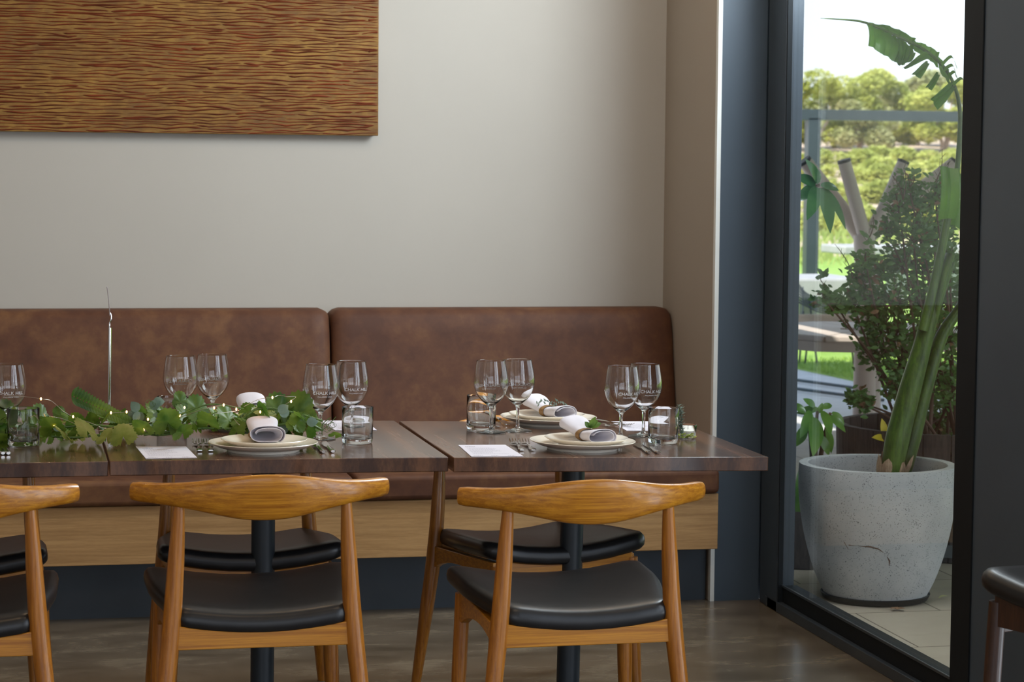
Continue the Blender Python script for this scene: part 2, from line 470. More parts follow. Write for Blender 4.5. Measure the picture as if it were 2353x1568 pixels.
def cushion(x0, x1, zt):
    # back cushion: slanted front, puffed, rounded
    prof = [(7.80, .44), (7.835, .60), (7.87, .75), (7.895, .88), (7.91, zt - .03), (7.925, zt - .008), (7.95, zt), (8.02, zt), (8.05, zt - .01), (8.05, .44)]
    rs = []
    for k, t in enumerate((0, .004, .012, .028, .06, .3, .5, .7, .9, .972, .988, .996, 1)):
        x = x0 + (x1 - x0) * t
        e = min(x - x0, x1 - x); ins = .020 * (1 - min(1, e / .035)) ** 2.2
        rs.append([(x, y + (ins if y < 7.96 else 0) , z - (ins * .9 if z > .9 else 0)) for y, z in prof])
    return MB().rings(rs)


local(cushion(-1.3, 1.046, .966).obj('back_cushion', M['leather'], b, smooth=50), b)
local(cushion(1.054, 2.277, .966).obj('back_cushion', M['leather'], b, smooth=50), b)
for x0, x1 in ((-1.3, 1.046), (1.054, 2.277)):
    local(MB().box((x0, 7.315, .381), (x1, 7.84, .462)).obj('seat_cushion', M['leather'], b, bevel=.016, seg=4, smooth=50), b)
local(MB().box((-1.3, 7.335, .192), (2.278, 7.9, .379)).obj('base_panel', M['bench_wood'], b, bevel=.002), b)
local(MB().box((-1.3, 7.45, 0), (2.272, 8.0, .195)).obj('plinth', M['plinth'], b, smooth=0), b)

# ------------------------------------------------------------------ painting
art = thing('painting', 'wide ochre and rust relief painting with horizontal rippled lines on the wall', 'painting', (.3, 8.028, 1.8))
MB().box((-1.5, -.010, -.233), (.929, .0, .62)).obj('painted_surface', M['art'], art, bevel=.002)
MB().box((-1.495, .0, -.228), (.924, .026, .615)).obj('canvas_edge', M['ring'], art, smooth=0)
random.seed(12); mb = MB()
z = -.229; row = 0
while z < .615:
    x = -1.5 + random.uniform(-.2, 0); row += 1
    while x < .926:
        L = random.uniform(.10, .42); n_ = max(6, int(L / .010)); x1 = min(x + L, .927); x0 = max(x, -1.498)
        if x1 - x0 > .03:
            ph = random.uniform(0, 6.28); amp = random.uniform(.0008, .0030); fr_ = random.uniform(10, 36); sl = random.uniform(-.006, .006); rmax = random.uniform(.0021, .0037); big_end = random.random()
            pts = []; rad = []
            for i in range(n_ + 1):
                q = i / n_; xx = x0 + (x1 - x0) * q
                zz = z + amp * abs(math.sin(xx * fr_ + ph)) * 1.8 + sl * (q - .5) + .0045 * noise.noise(Vector((xx * 5, z * 22, 0))) * 1.6
                zz = min(max(zz, -.2305), .617)
                pts.append(Vector((xx, -.0102, zz)))
                e = min(1, q / .06 + .15) * min(1, (1 - q) / .06 + .15)
                rad.append(rmax * e * (.45 + .55 * (q if big_end < .5 else 1 - q)) * (1 + .25 * math.sin(xx * 60 + ph)))
            mb.tube(pts, rad, 5)
        x += L + random.uniform(-.012, .010)
    z += random.uniform(.0080, .0128)
mb.obj('painted_ridges', M['art_ridge'], art, smooth=60)


# ------------------------------------------------------------------ chairs
def seat_pad(z0=.0):
    mb = MB()
    out = []
    corners = [(-.190, -.222, .03), (.190, -.222, .03), (.240, .02, .05), (.246, .228, .05), (-.246, .228, .05), (-.240, .02, .05)]
    n = len(corners)
    for i, (x, y, r) in enumerate(corners):
        a = Vector(corners[i - 1][:2]); bq = Vector(corners[(i + 1) % n][:2]); c = Vector((x, y))
        p0 = c + (a - c).normalized() * r; p1 = c + (bq - c).normalized() * r
        for k in range(7):
            t = k / 6; out.append((p0 * (1 - t) ** 2 + c * 2 * t * (1 - t) + p1 * t * t))
        for k in range(1, 6):
            t = k / 6; nx = Vector(corners[(i + 1) % n][:2]); r2 = corners[(i + 1) % n][2]
            q = nx + (c - nx).normalized() * r2
            out.append(p1 * (1 - t) + q * t)
    cen = Vector((0, 0))

    def zb(x, y):
        return .418 + .022 * (abs(x) / .2) ** 2 + .016 * (y + .22) / .44 + z0
    rs = []
    for s_, dz in ((.02, .044), (.3, .044), (.6, .044), (.82, .043), (.92, .040), (.965, .035), (.99, .026), (1, .014), (.995, .002), (.975, -.004), (.93, -.007), (.05, -.007)):
        rs.append([(p.x * s_, p.y * s_, zb(p.x * s_, p.y * s_) + dz) for p in out])
    return mb.rings(rs)


def loft_backrest(dz=0):
    rs = []
    n = 41
    for i in range(n):
        t = -1 + 2 * i / (n - 1)
        x = .283 * t
        bell = math.exp(-(abs(x) / .150) ** 2.2)
        y = -.272 + .125 * abs(t) ** 2.1
        h = .0215 + .031 * bell
        zc = .730 - .003 * bell
        th = .016 - .004 * bell
        if abs(t) > .985: h *= .9; th *= .86
        tang = math.atan2(.125 * 2.1 * abs(t) ** 1.1 * (1 if t > 0 else -1), .283)
        nx, ny = -math.sin(tang), math.cos(tang)
        ring = []
        m = 20
        for j in range(m):
            a = 2 * PI * j / m
            ca, sa = math.cos(a), math.sin(a)
            ca = math.copysign(abs(ca) ** .75, ca); sa = math.copysign(abs(sa) ** .85, sa)
            lean = -sa * h * .22 * bell
            ring.append((x + nx * ca * th, y + ny * ca * th + lean, zc + sa * h + dz))
        rs.append(ring)
    return MB().rings(rs)


def make_chair(label, loc, rz, group, dz=0, wd=None, wl=None, name='dining_chair', cat='chair'):
    wd = wd or M['chair_wood']; wl = wl or M['leg_wood']
    t = thing(name, label, cat, loc, (0, 0, rz), group)
    seat_pad(dz).obj('seat', M['black_vinyl'], t, smooth=60)
    loft_backrest(dz).obj('backrest', wd, t, smooth=60)
    for s in (-1, 1):
        pts = spline([(s * .243, -.245, 0), (s * .222, -.218, .25 + dz), (s * .204, -.206, .42 + dz), (s * .193, -.206, .58 + dz), (s * .186, -.212, .712 + dz)], 5)
        MB().tube(pts, lerp_list([.013, .0195, .0215, .0185, .0115], len(pts)), 16).obj('leg', wl, t)
        pts = spline([(s * .218, .215, 0), (s * .208, .203, .25 + dz), (s * .202, .197, .432 + dz)], 6)
        MB().tube(pts, lerp_list([.013, .0185, .0185], len(pts)), 16).obj('leg', wl, t)
        # arched side rail
        rs = []
        for k in range(13):
            q = k / 12; y = -.205 + .40 * q; x = s * (.203 + .0 * q)
            zt = .428 + .014 * q + dz; zb = .362 + .038 * math.sin(PI * min(1, q / .9)) ** .7 + .004 * q + dz
            rs.append([(x - .010, y, zb), (x + .010, y, zb), (x + .010, y, zt), (x - .010, y, zt)])
        MB().rings(rs).obj('side_rail', wd, t, bevel=.002)
    for yy, nm in ((-.207, 'rear_rail'), (.198, 'front_rail')):
        rs = []
        for k in range(13):
            x = -.2 + .4 * k / 12; sag = .020 * (1 - (abs(x) / .2) ** 2)
            zt = .437 - sag + (.012 if yy > 0 else 0) + dz; zb = .381 + dz
            rs.append([(x, yy - .011, zb), (x, yy + .011, zb), (x, yy + .011, zt), (x, yy - .011, zt)])
        MB().rings(rs).obj(nm, wd, t, bevel=.002)
    return t


G1 = 'honey wood dining chairs on the near side of the tables'
G2 = 'honey wood dining chairs on the far side of the tables'
ch = make_chair('honey wood elbow chair with black seat, below the front plate of the middle table', (.527, 5.31, 0), 0, G1)
cb = dup(ch, (1.246, 5.215, 0), (0, 0, .02), 'honey wood elbow chair in front of the table nearest the window', G1)
for c_ in cb.children:
    if c_.name.startswith('backrest'): c_.location.z = -.012
dup(ch, (-.163, 5.31, 0), (0, 0, -.02), 'near-side elbow chair cut off by the left edge of the photo', G1)
cf = make_chair('turned elbow chair on the far side of the table nearest the window', (1.38, 6.16, 0), PI + .24, G2, -.029)
dup(cf, (.59, 6.19, 0), (0, 0, PI), 'elbow chair on the far side of the middle table, seen through another chair', G2)
dup(cf, (-.175, 6.19, 0), (0, 0, PI - .02), 'far-side elbow chair at the left edge, mostly hidden by a nearer chair', G2)
make_chair('dark wood stool with padded black seat, cut off by the right edge of the photo', (2.25, 4.33, 0), PI / 2 + .35, None, .128, M['stool_wood'], M['stool_wood'], 'counter_stool', 'stool')

# ------------------------------------------------------------------ tables
TZ = .745


class Table:
    def __init__(s, cx, cy, wx, wy, tilt, label, TZ=.745):
        s.tz = TZ
        s.c = Vector((cx, cy, 0)); s.tilt = tilt
        g = 'square dark wood pedestal tables pushed into a row'
        t = s.t = thing('dining_table', label, 'table', s.c, (0, tilt, 0), g)
        MB().box((-wx / 2, -wy / 2, TZ - .036), (wx / 2, wy / 2, TZ)).obj('tabletop', M['table_wood'], t, bevel=.002)
        MB().lathe([(.031, .012), (.031, .705)], 32, cap=True).obj('column', M['black_metal'], t)
        MB().lathe([(.0, .0), (.22, .0), (.222, .006), (.2, .012), (.05, .018), (.031, .03)], 40).obj('base_plate', M['black_metal'], t)
        MB().box((-.15, -.15, .697), (.15, .15, .7085)).obj('mounting_plate', M['black_metal'], t, smooth=0)

    def on(s, px, py, h=0):
        """world point where the line through that spot meets the top's (slightly leaning) plane, h above it"""
        n = Vector((math.sin(s.tilt), 0, math.cos(s.tilt)))
        p0 = s.c + Matrix.Rotation(s.tilt, 3, 'Y') @ Vector((0, 0, s.tz + h))
        d = ray(px, py); return EYE + d * ((p0 - EYE).dot(n) / d.dot(n))


T0 = Table(-.2075, 5.99, .82, .84, .001, 'dark square table at the left edge under the first wine glass and tumbler', .7465)
T1 = Table(.615, 5.985, .824, .84, .006, 'dark square table in the middle under the left place settings')
T2 = Table(1.4370, 5.968, .812, .84, .0150, 'dark square table beside the window, end of the row, holding the right place settings', .7368)


# ------------------------------------------------------------------ tableware builders
def text_verts(body, size):
    cu = bpy.data.curves.new('lettering', 'FONT'); cu.body = body; cu.size = size; cu.align_x = 'CENTER'; cu.resolution_u = 2
    o = bpy.data.objects.new('lettering', cu); COL.objects.link(o)
    dg = bpy.context.evaluated_depsgraph_get(); me = o.evaluated_get(dg).to_mesh()
    vs = [tuple(v.co) for v in me.vertices]; fs = [tuple(p.vertices) for p in me.polygons]
    o.evaluated_get(dg).to_mesh_clear(); bpy.data.objects.remove(o); bpy.data.curves.remove(cu)
    return vs, fs


GP = [(.0, .0015), (.020, .0022), (.036, .0012), (.0395, .0005), (.040, .0018), (.031, .0045), (.016, .0075), (.007, .012), (.0048, .020), (.0041, .040),
      (.0045, .060), (.0064, .070), (.013, .077), (.024, .086), (.035, .099), (.0425, .114), (.0465, .128), (.0472, .138), (.0463, .152), (.0432, .172), (.0392, .194), (.0387, .1965)]
GI = [(.0381, .1963), (.0385, .193), (.0425, .172), (.0456, .152), (.0465, .138), (.0458, .128), (.0417, .1145), (.034, .100), (.0225, .0875), (.010, .0800), (.0, .0775)]


def bowl_r(z):
    for (r0, z0), (r1, z1) in zip(GP[12:], GP[13:]):
        if z0 <= z <= z1: return r0 + (r1 - r0) * (z - z0) / (z1 - z0)
    return .047


def smooth_prof(pr, n=3):
    q = spline([(r, 0, z) for r, z in pr], n); return [(max(0, v.x), v.z) for v in q]


def make_glass(label, group):
    t = thing('wine_glass', label, 'wine glass', group=group)
    MB().lathe(smooth_prof(GP) + smooth_prof(GI), 48).obj('glass_body', M['glass'], t, smooth=80)
    mb = MB()
    for body, size, zz in (('CHALK HILL', .0118, .1210), ('McLAREN VALE', .0052, .1130)):
        vs, fs = text_verts(body, size); out = []
        for x, y, z in vs:
            x *= 1.08 if size > .01 else 1.15
            h = zz + y; r = bowl_r(h) + .0004; a = x / r - PI / 2
            out.append((r * math.cos(a), r * math.sin(a), h))
        mb.add(out, fs)
    mb.obj('lettering', M['etch'], t, smooth=0)
    return t


def make_tumbler(label, group):
    t = thing('water_tumbler', label, 'tumbler', group=group)
    pr = [(0, .0015), (.032, .0005), (.0365, .0005), (.0388, .003), (.0398, .012), (.0404, .06), (.0408, .0935), (.0403, .0948), (.0396, .0935), (.0388, .06), (.0380, .018), (.034, .0125), (.0, .0115)]
    MB().lathe(pr, 48).obj('glass_body', M['glass'], t, smooth=50)
    return t


def make_plate(name, r, h, label, group):
    t = MB().lathe([(0, .004), (r * .58, .004), (r * .60, 0), (r * .66, 0), (r * .67, .005), (r * .84, h * .48), (r * .98, h * .86), (r, h * .95), (r * .992, h), (r * .97, h * .99),
                    (r * .80, h * .62), (r * .62, h * .34), (r * .5, .0085), (0, .008)], 64).obj(name, M['plate'], None, smooth=50)
    tag(t, label, 'plate', group); return t


def spiral_napkin(front, mid, back, L, rise=.02, sag=0.0):
    """folded cloth: flattened roll pinched by its ring; front end open"""
    m = 46; rs = []
    st = 15
    for i in range(st):
        s = i / (st - 1)
        if s < .5: q = s / .5; e = q * q * (3 - 2 * q); rx = front[0] + (mid[0] - front[0]) * e; rz = front[1] + (mid[1] - front[1]) * e
        else: q = (s - .5) / .5; e = q * q * (3 - 2 * q); rx = mid[0] + (back[0] - mid[0]) * e; rz = mid[1] + (back[1] - mid[1]) * e
        ring = []
        for j in range(m):
            a = j / (m - 1) * 2 * PI * 1.62 - .9
            k = 1 - .34 * j / (m - 1)
            wob = 1 + .03 * math.sin(a * 3 + i * .5)
            ca, sa = math.cos(a), math.sin(a)
            ca = math.copysign(abs(ca) ** .72, ca); sa = math.copysign(abs(sa) ** .85, sa)
            ring.append((rx * k * ca * wob + (1 - k) * rx * .3, -L / 2 + L * s + .006 * math.sin(a * 2) * (1 if i in (0, st - 1) else 0), rz + rise * max(0, s - .45) / .55 + rz * k * sa - .001))
        rs.append(ring)
    return MB().rings(rs, cap=False, closed=False)


def make_napkin(label, group, kind=0):
    t = thing('napkin', label, 'napkin', group=group)
    if kind == 0: mb = spiral_napkin((.049, .0235), (.036, .0150), (.044, .018), .120, .024)
    else: mb = spiral_napkin((.047, .0190), (.029, .0140), (.048, .020), .140, .022)
    o = mb.obj('cloth', M['napkin'], t, smooth=70)
    md = o.modifiers.new('thickness', 'SOLIDIFY'); md.thickness = .0022; md.offset = 0
    md = o.modifiers.new('smooth', 'SUBSURF'); md.levels = 1; md.render_levels = 1
    r = .0375 if kind == 0 else .0305
    pr = [(1.0, -.008), (1.03, 0), (1.0, .008), (.93, .008), (.93, -.008)]
    rs = []
    for j in range(28):
        a = 2 * PI * j / 28
        rs.append([(r * q * math.cos(a), z, (.0145 if kind == 0 else .0148) * q * 1.12 * math.sin(a) + .0155) for q, z in pr])
    rs.append(rs[0])
    MB().rings(rs, cap=False).obj('napkin_ring', M['ring'], t, smooth=40)
    return t


def leaf_strip(mb, base, tip, width, nrm=Vector((0, 0, 1)), fold=.25, droop=0., n=6, shape=1.0):
    base, tip = Vector(base), Vector(tip); d = tip - base; L = d.length
    side = d.cross(nrm);
    if side.length < 1e-6: side = d.cross(Vector((1, .3, .2)))
    side.normalize(); up = side.cross(d).normalized()
    vs = []
    for i in range(n + 1):
        t = i / n; wv = width * .5 * math.sin(PI * min(1, (t * .96 + .04)) ** shape) ** .8
        if i == n: wv = width * .01
        c = base + d * t + up * (math.sin(PI * t) * L * .08) - Vector((0, 0, 1)) * droop * L * t * t
        vs += [c - side * wv + up * wv * fold, c, c + side * wv + up * wv * fold]
    fs = []
    for i in range(n):
        a = i * 3; fs += [(a, a + 1, a + 4, a + 3), (a + 1, a + 2, a + 5, a + 4)]
    mb.add(vs, fs)


def fork_mb():
    mb = MB()
    st = [(-.095, .0060, .0035), (-.085, .0090, .0046), (-.06, .0076, .0040), (-.03, .0042, .0038), (0, .0030, .0045), (.025, .0030, .006), (.042, .0060, .0045), (.052, .0120, .003), (.060, .0135, .0028)]
    rs = [[(-w_, y, z), (-w_ * .7, y, z + .0016), (w_ * .7, y, z + .0016), (w_, y, z), (w_ * .7, y, z - .0012), (-w_ * .7, y, z - .0012)] for y, w_, z in st]
    mb.rings(rs)
    for k in range(4):
        x = -.0116 + k * .0077
        rs = [[(x - a, y, z), (x, y, z + .0011), (x + a, y, z), (x, y, z - .0011)] for y, a, z in ((.058, .0016, .0028), (.075, .0015, .0045), (.09, .0012, .009), (.097, .0006, .0115))]
        mb.rings(rs)
    return mb


def knife_mb():
    mb = MB()
    st = [(-.110, .0050, .0045), (-.106, .0078, .0050), (-.08, .0070, .0048), (-.03, .0052, .0045), (-.01, .0045, .0044)]
    rs = [[(w_ * math.cos(a * PI / 4), y, .0045 + .0036 * math.sin(a * PI / 4)) for a in range(8)] for y, w_, z in st]
    mb.rings(rs)
    st = [(-.012, -.005, .005), (.01, -.0085, .0075), (.06, -.009, .0085), (.09, -.0085, .0085), (.105, -.004, .0085), (.11, .004, .0083)]
    mb.rings([[(a, y, .0035), (c, y, .0028), (c, y, .0052), (a, y, .0040)] for y, a, c in st])
    return mb


fork_me = None


def place_cutlery(kind, p, q, T, label, group):
    """from handle end p to tip q, both table points"""
    global fork_me, knife_me
    a, bq = T.on(*p), T.on(*q); d = bq - a
    if kind not in CUT:
        o = (fork_mb() if kind == 'fork' else knife_mb()).obj(kind, M['steel_cutlery'], None, smooth=50); CUT[kind] = o
    else:
        o = CUT[kind].copy(); COL.objects.link(o)
    mid = (a + bq) / 2; tag(o, label, kind, group)
    o.location = mid + Vector((0, 0, .0006)); o.rotation_euler = (0, T.tilt, math.atan2(-d.x, d.y))
    return o


CUT = {}


def place(o, T, px, py, rz=0, h=0):
    o.location = T.on(px, py, 0) + Vector((0, 0, h + .0002)); o.rotation_euler = (0, T.tilt, rz); return o


# ------------------------------------------------------------------ glasses on the tables
GW = 'printed wine glasses on the tables'
wg = make_glass('left one of the wine glass pair right of the middle plate, lettering facing forward', GW)
place(wg, T1, 736, 1010, .16)
glasses = [
    (T1, 806, 1000, .22, 'wine glass standing just behind the tumbler beside the middle plate'),
    (T0, 19, 1012, .2, 'wine glass at the left edge of the photo, behind the tumbler there'),
    (T1, 416, 985, PI - .05, 'wine glass with mirrored lettering in front of the far tumbler, left of centre'),
    (T1, 489, 980, PI + .08, 'wine glass with mirrored lettering just left of the far napkin behind the garland'),
    (T2, 1129, 995, PI - .05, 'left wine glass of the far pair on the right table, overlapping a tumbler'),
    (T2, 1190, 992, PI - .35, 'right wine glass of the far pair, touching the far plate on the right table'),
    (T2, 1426, 1010, .3, 'left wine glass of the pair right of the near plate by the window'),
    (T2, 1478, 1003, .25, 'rightmost wine glass, beside the tumbler near the window'),
]
for T, x, y, r, lb in glasses:
    g = dup(wg, (0, 0, 0), (0, 0, 0), lb, GW); place(g, T, x, y, r)
GT = 'plain water tumblers'
tb = make_tumbler('clear tumbler right of the middle plate, in front of a wine glass', GT); place(tb, T1, 821, 1019)
for T, x, y, lb in ((T0, 54, 1024, 'clear tumbler at the left edge of the photo in front of the leaves'),
                    (T1, 395, 993, 'clear tumbler half hidden behind the garland and a wine glass'),
                    (T2, 1105, 988, 'clear tumbler on the far left of the right-hand table'),
                    (T2, 1523, 1019, 'clear tumbler nearest the window, in front of the tea light')):
    place(dup(tb, (0, 0, 0), (0, 0, 0), lb, GT), T, x, y)

# ------------------------------------------------------------------ place settings
GB, GS = 'large dinner plates', 'small plates resting on the dinner plates'
bigs = [(T1, 605, 1036, 'large cream dinner plate at the front of the middle table'),
        (T2, 1338, 1032, 'large cream dinner plate at the front of the right-hand table'),
        (T2, 1260, 975, 'large cream dinner plate on the far side of the right-hand table'),
        (T1, 575, 984, 'large cream dinner plate mostly hidden behind the leafy garland')]
smalls = [(607, 1036, 'small plate under the rolled napkin on the middle table'),
          (1347, 1032, 'small plate under the green-leaf napkin on the right-hand table'),
          (1256, 975, 'small plate under the napkin with sprigs on the far side of the right table'),
          (578, 984, 'small plate under the napkin behind the garland')]
big = small = None
for (T, x, y, lb), (sx2, sy2, lb2) in zip(bigs, smalls):
    if big is None: big = make_plate('dinner_plate', .137, .0235, lb, GB); o = big
    else: o = big.copy(); COL.objects.link(o); o['label'] = lb
    place(o, T, x, y)
    if small is None: small = make_plate('side_plate', .108, .0215, lb2, GS); o = small
    else: o = small.copy(); COL.objects.link(o); o['label'] = lb2
    place(o, T, sx2, sy2, 0, .0095)
GN = 'white cloth napkins in wooden rings'
nz = .0095 + .0085
nk = make_napkin('rolled white napkin on the middle near plate, open end facing forward', GN, 0); place(nk, T1, 605, 1030, .02, nz)
n2 = make_napkin('white napkin with a green leaf sprig on the near plate of the right-hand table', GN, 1); place(n2, T2, 1347, 1029, .36, nz)
n3 = dup(n2, (0, 0, 0), (0, 0, 0), 'white napkin with grey-green sprigs on the far plate of the right-hand table', GN); place(n3, T2, 1260, 972, .50, nz); 
n4 = dup(nk, (0, 0, 0), (0, 0, 0), 'white napkin standing behind the garland on the far plate', GN); place(n4, T1, 582, 982, .1, nz); n4.scale = (1, 1, 1.25)
# sprigs tucked in the rings
mb = MB(); st = n2.location + Vector((.008, .002, .033))
for dx, dy, dz, wv in ((.014, -.01, .030, .016), (-.012, .0, .016, .014), (.032, .0, .012, .015), (.022, -.004, .020, .013)):
    leaf_strip(mb, st, st + Vector((dx, dy, dz)), wv, Vector((0, -1, .3)))
tag(mb.obj('leaf_sprig', M['vine_leaf'], smooth=60), 'small fresh green leaf sprig tucked into the near napkin by the window', 'sprig')
mb = MB(); st = n3.location + Vector((.010, .0, .033))
for bx in (-.035, .035):
    for k in range(16):
        a = st + Vector((bx * k / 16 * 1.3, .0, .010 * math.sin(k * .2)))
        leaf_strip(mb, a, a + Vector((random.uniform(-.006, .010), random.uniform(-.005, .005), random.choice((-1, 1)) * random.uniform(.004, .011))), .004, Vector((0, -1, .2)), n=3)
tag(mb.obj('herb_sprig', M['sprig_leaf'], smooth=60), 'feathery grey-green herb sprig on the far napkin of the right table', 'sprig')

GF, GK = 'steel forks laid on the tables', 'steel knives laid on the tables'
for T, p, q, lb in (
        (T1, (463, 1051), (450, 1008), 'left fork beside the middle near plate, next to the menu card'),
        (T1, (488, 1051), (475, 1008), 'right fork touching the rim of the middle near plate'),
        (T2, (1209, 1048), (1172, 1009), 'left fork of the near pair on the right-hand table'),
        (T2, (1237, 1048), (1193, 1009), 'right fork of the near pair on the right-hand table'),
        (T2, (1350, 972), (1402, 982), 'left fork of the far pair, right of the far plate'),
        (T2, (1385, 970), (1436, 981), 'right fork of the far pair, by the far menu card'),
        (T1, (716, 962), (752, 986), 'fork behind the wine glass stem near the end of the garland')):
    place_cutlery('fork', p, q, T, lb, GF)
for T, p, q, lb in (
        (T1, (750, 1049), (712, 1014), 'left knife beside the middle near plate'),
        (T1, (772, 1049), (735, 1012), 'right knife beside the middle near plate, before the tumbler'),
        (T2, (1500, 1050), (1450, 1016), 'left knife of the near pair by the window tumbler'),
        (T2, (1522, 1050), (1470, 1016), 'right knife of the near pair by the window tumbler'),
        (T0, (12, 1054), (-14, 1016), 'knife handle at the left edge of the photo'),
        (T0, (24, 1054), (0, 1016), 'second knife from the left edge, before the tumbler'),
        (T2, (1105, 958), (1160, 992), 'knife on the far side of the right-hand table, behind the glasses'),
        (T2, (1125, 955), (1178, 984), 'knife nearest the far plate on the right-hand table')):
    place_cutlery('knife', p, q, T, lb, GK)


def card(T, quad, label, flip=False):
    P = [T.on(*q) for q in quad]; c = sum(P, Vector()) / 4
    t = thing('menu_card', label, 'menu', c, group='white menu cards')
    up = Vector((0, 0, 1))
    vs = [p - c + up * .0004 for p in P] + [p - c + up * .0012 for p in P]
    MB().add(vs, [(3, 2, 1, 0), (4, 5, 6, 7), (0, 1, 5, 4), (1, 2, 6, 5), (2, 3, 7, 6), (3, 0, 4, 7)]).obj('paper', M['paper'], t, smooth=0)

    def uv(u, v):   # u across, v from far edge to near edge
        a = P[0].lerp(P[1], u); b_ = P[3].lerp(P[2], u); return a.lerp(b_, v) - c + up * .0014
    random.seed(3)
    blocks = [('heading', [(.16, .10, .30, .030)]), ('body_text', [(.28 + .07 * k, .10, random.uniform(.5, .85), .010) for k in range(8)]),
              ('footer', [(.93, .06, .24, .016)]), ('footer', [(.93, .40, .54, .02)]), ('footer', [(.93, .72, .86, .02)])]
    for nm, rows in blocks:
        mb = MB()
        for v, u0, u1, hh in rows:
            u = u0
            while u < u1:
                du = random.uniform(.015, .045)
                mb.add([uv(u, v), uv(min(u + du, u1), v), uv(min(u + du, u1), v + hh), uv(u, v + hh)], [(0, 1, 2, 3)]); u += du + .012
        mb.obj(nm, M['ink'], t, smooth=0)


card(T1, [(312, 1027.5), (427, 1027), (453, 1053), (335, 1055)], 'white menu card at the front of the middle table beside the forks')
card(T2, [(1053, 1024), (1161, 1023.5), (1203, 1050), (1083, 1050.5)], 'white menu card at the front left of the right-hand table')
card(T2, [(1402, 969.5), (1500, 969.5), (1540, 991), (1440, 991)], 'white menu card behind the rightmost wine glasses')
card(T1, [(735, 968), (838, 967.5), (866, 989.5), (770, 990)], 'white menu card behind the tumbler on the far side of the middle table')


# tea lights
def tea_light(T, px, py, label, g):
    t = thing('tea_light', label, 'candle', group=g)
    MB().lathe([(0, .001), (.020, .0005), (.0215, .003), (.0245, .034), (.0240, .036), (.0230, .035), (.0198, .007), (0, .0055)], 32).obj('glass_cup', M['glass'], t, smooth=50)
    MB().lathe([(0, .0062), (.0185, .0062), (.0188, .019), (.0178, .0195), (0, .0185)], 24).obj('wax', M['wax'], t)
    MB().tube([(0, 0, .0185), (.0005, 0, .025)], .0006, 6).obj('wick', M['dark_plastic'], t)
    place(t, T, px, py); return t


t1 = tea_light(T2, 1580, 1006, 'tea light in a small glass cup at the window end of the table', 'tea lights in glass cups')
tea_light(T1, 824, 985, 'tea light in a glass cup seen through the tumbler beside the middle plate', 'tea lights in glass cups')
root = thing('table_posy', 'small posy of grey-green foliage and lime blossoms against the tea light', 'foliage', T2.on(1568, 1010))
mb = MB(); mbl = MB(); mbs = MB(); random.seed(11)
for k in range(5):
    tip = Vector((random.uniform(-.012, .016), random.uniform(-.0, .02), random.uniform(.05, .09)))
    pts = spline([(0, .004, .003), tip * .5 + Vector((.004 * k - .008, .004, 0)), tip], 5); mbs.tube(pts, .0007, 5)
    for p in pts[2:]:
        for j in range(3):
            a = random.uniform(0, 2 * PI)
            leaf_strip(mb, p, p + Vector((math.cos(a) * .011, math.sin(a) * .006, .006)), .0045, n=3)
for k in range(34):
    c = Vector((random.uniform(-.012, .036), random.uniform(-.014, .0), random.uniform(.003, .014)))
    for j in range(4):
        a = random.uniform(0, 2 * PI); leaf_strip(mbl, c, c + Vector((math.cos(a) * .006, math.sin(a) * .004, random.uniform(0, .005))), .005, n=3)
mb.obj('foliage', M['sprig_leaf'], root, smooth=60); mbl.obj('blossoms', M['lime_bloom'], root, smooth=60); mbs.obj('stems', M['sprig_leaf'], root)

# table number stand
p = T1.on(251, 972)
root = thing('table_number_stand', 'slim chrome table number stand with a card edge-on, rising from the garland', 'sign holder', p, (0, .012, 0))
MB().lathe([(0, .0), (.030, .0), (.031, .003), (.006, .005), (0, .005)], 28).obj('base', M['chrome'], root)
MB().tube([(0, 0, .004), (0, 0, .262)], .0045, 14).obj('pole', M['chrome'], root)
MB().tube(spline([(-.001, 0, .262), (-.001, .0, .275), (.003, 0, .285), (.0025, 0, .298), (-.001, 0, .304)], 4), .002, 8, 1).obj('clip', M['chrome'], root)
rs = []
for k in range(7):
    q = k / 6; x = -.001 - .008 * q ** 1.4; z = .296 + .078 * q
    rs.append([(x - .0004, -.028, z), (x + .0004, -.028, z), (x + .0004, .028, z + .001), (x - .0004, .028, z + .001)])
MB().rings(rs).obj('card', M['paper'], root, smooth=0)


# ------------------------------------------------------------------ garland
def vine_leaf(mb, c, size, rz, tx, ty, curl=.15):
    """five-lobed serrated vine leaf"""
    R = Matrix.Rotation(rz, 4, 'Z') @ Matrix.Rotation(tx, 4, 'X') @ Matrix.Rotation(ty, 4, 'Y')
    out = []
    nn = 44
    for k in range(nn):
        a = -PI * .92 + 2 * PI * .92 * k / (nn - 1)
        lobe = .62 + .30 * abs(math.cos(a * 1.32)) ** 1.1 + .10 * math.cos(a)
        ser = 1 + (.10 if k % 2 else -.02)
        r = size * lobe * ser * .62
        out.append((r * math.sin(a), r * math.cos(a) + size * .05))
    vs = [(0, 0, 0)]; inner = []
    for x, y in out: inner.append((x * .5, y * .5, .015 * size * math.sin(6 * math.atan2(x, y))))
    for i, (x, y) in enumerate(out):
        d2 = (x * x + y * y)
        vs.append((x, y, -curl * d2 / size + .035 * size * math.sin(5 * math.atan2(x, y)) + .01 * size * random.uniform(-1, 1)))
    ring1 = [R @ Vector(q) + c for q in inner]; ring2 = [R @ Vector(q) + c for q in vs[1:]]
    V = [Vector(c)] + ring1 + ring2; n = len(out); F = []
    for i in range(n - 1):
        F.append((0, 1 + i, 2 + i)); F.append((1 + i, 1 + n + i, 2 + n + i, 2 + i))
    mb.add(V, F)


random.seed(21)
gr = thing('vine_garland', 'green grapevine garland with gum leaves lying along the middle of the tables', 'garland', (.3, 5.95, TZ))
G0 = Vector((.3, 5.95, TZ))
mv, mo, me_, ms = MB(), MB(), MB(), MB()


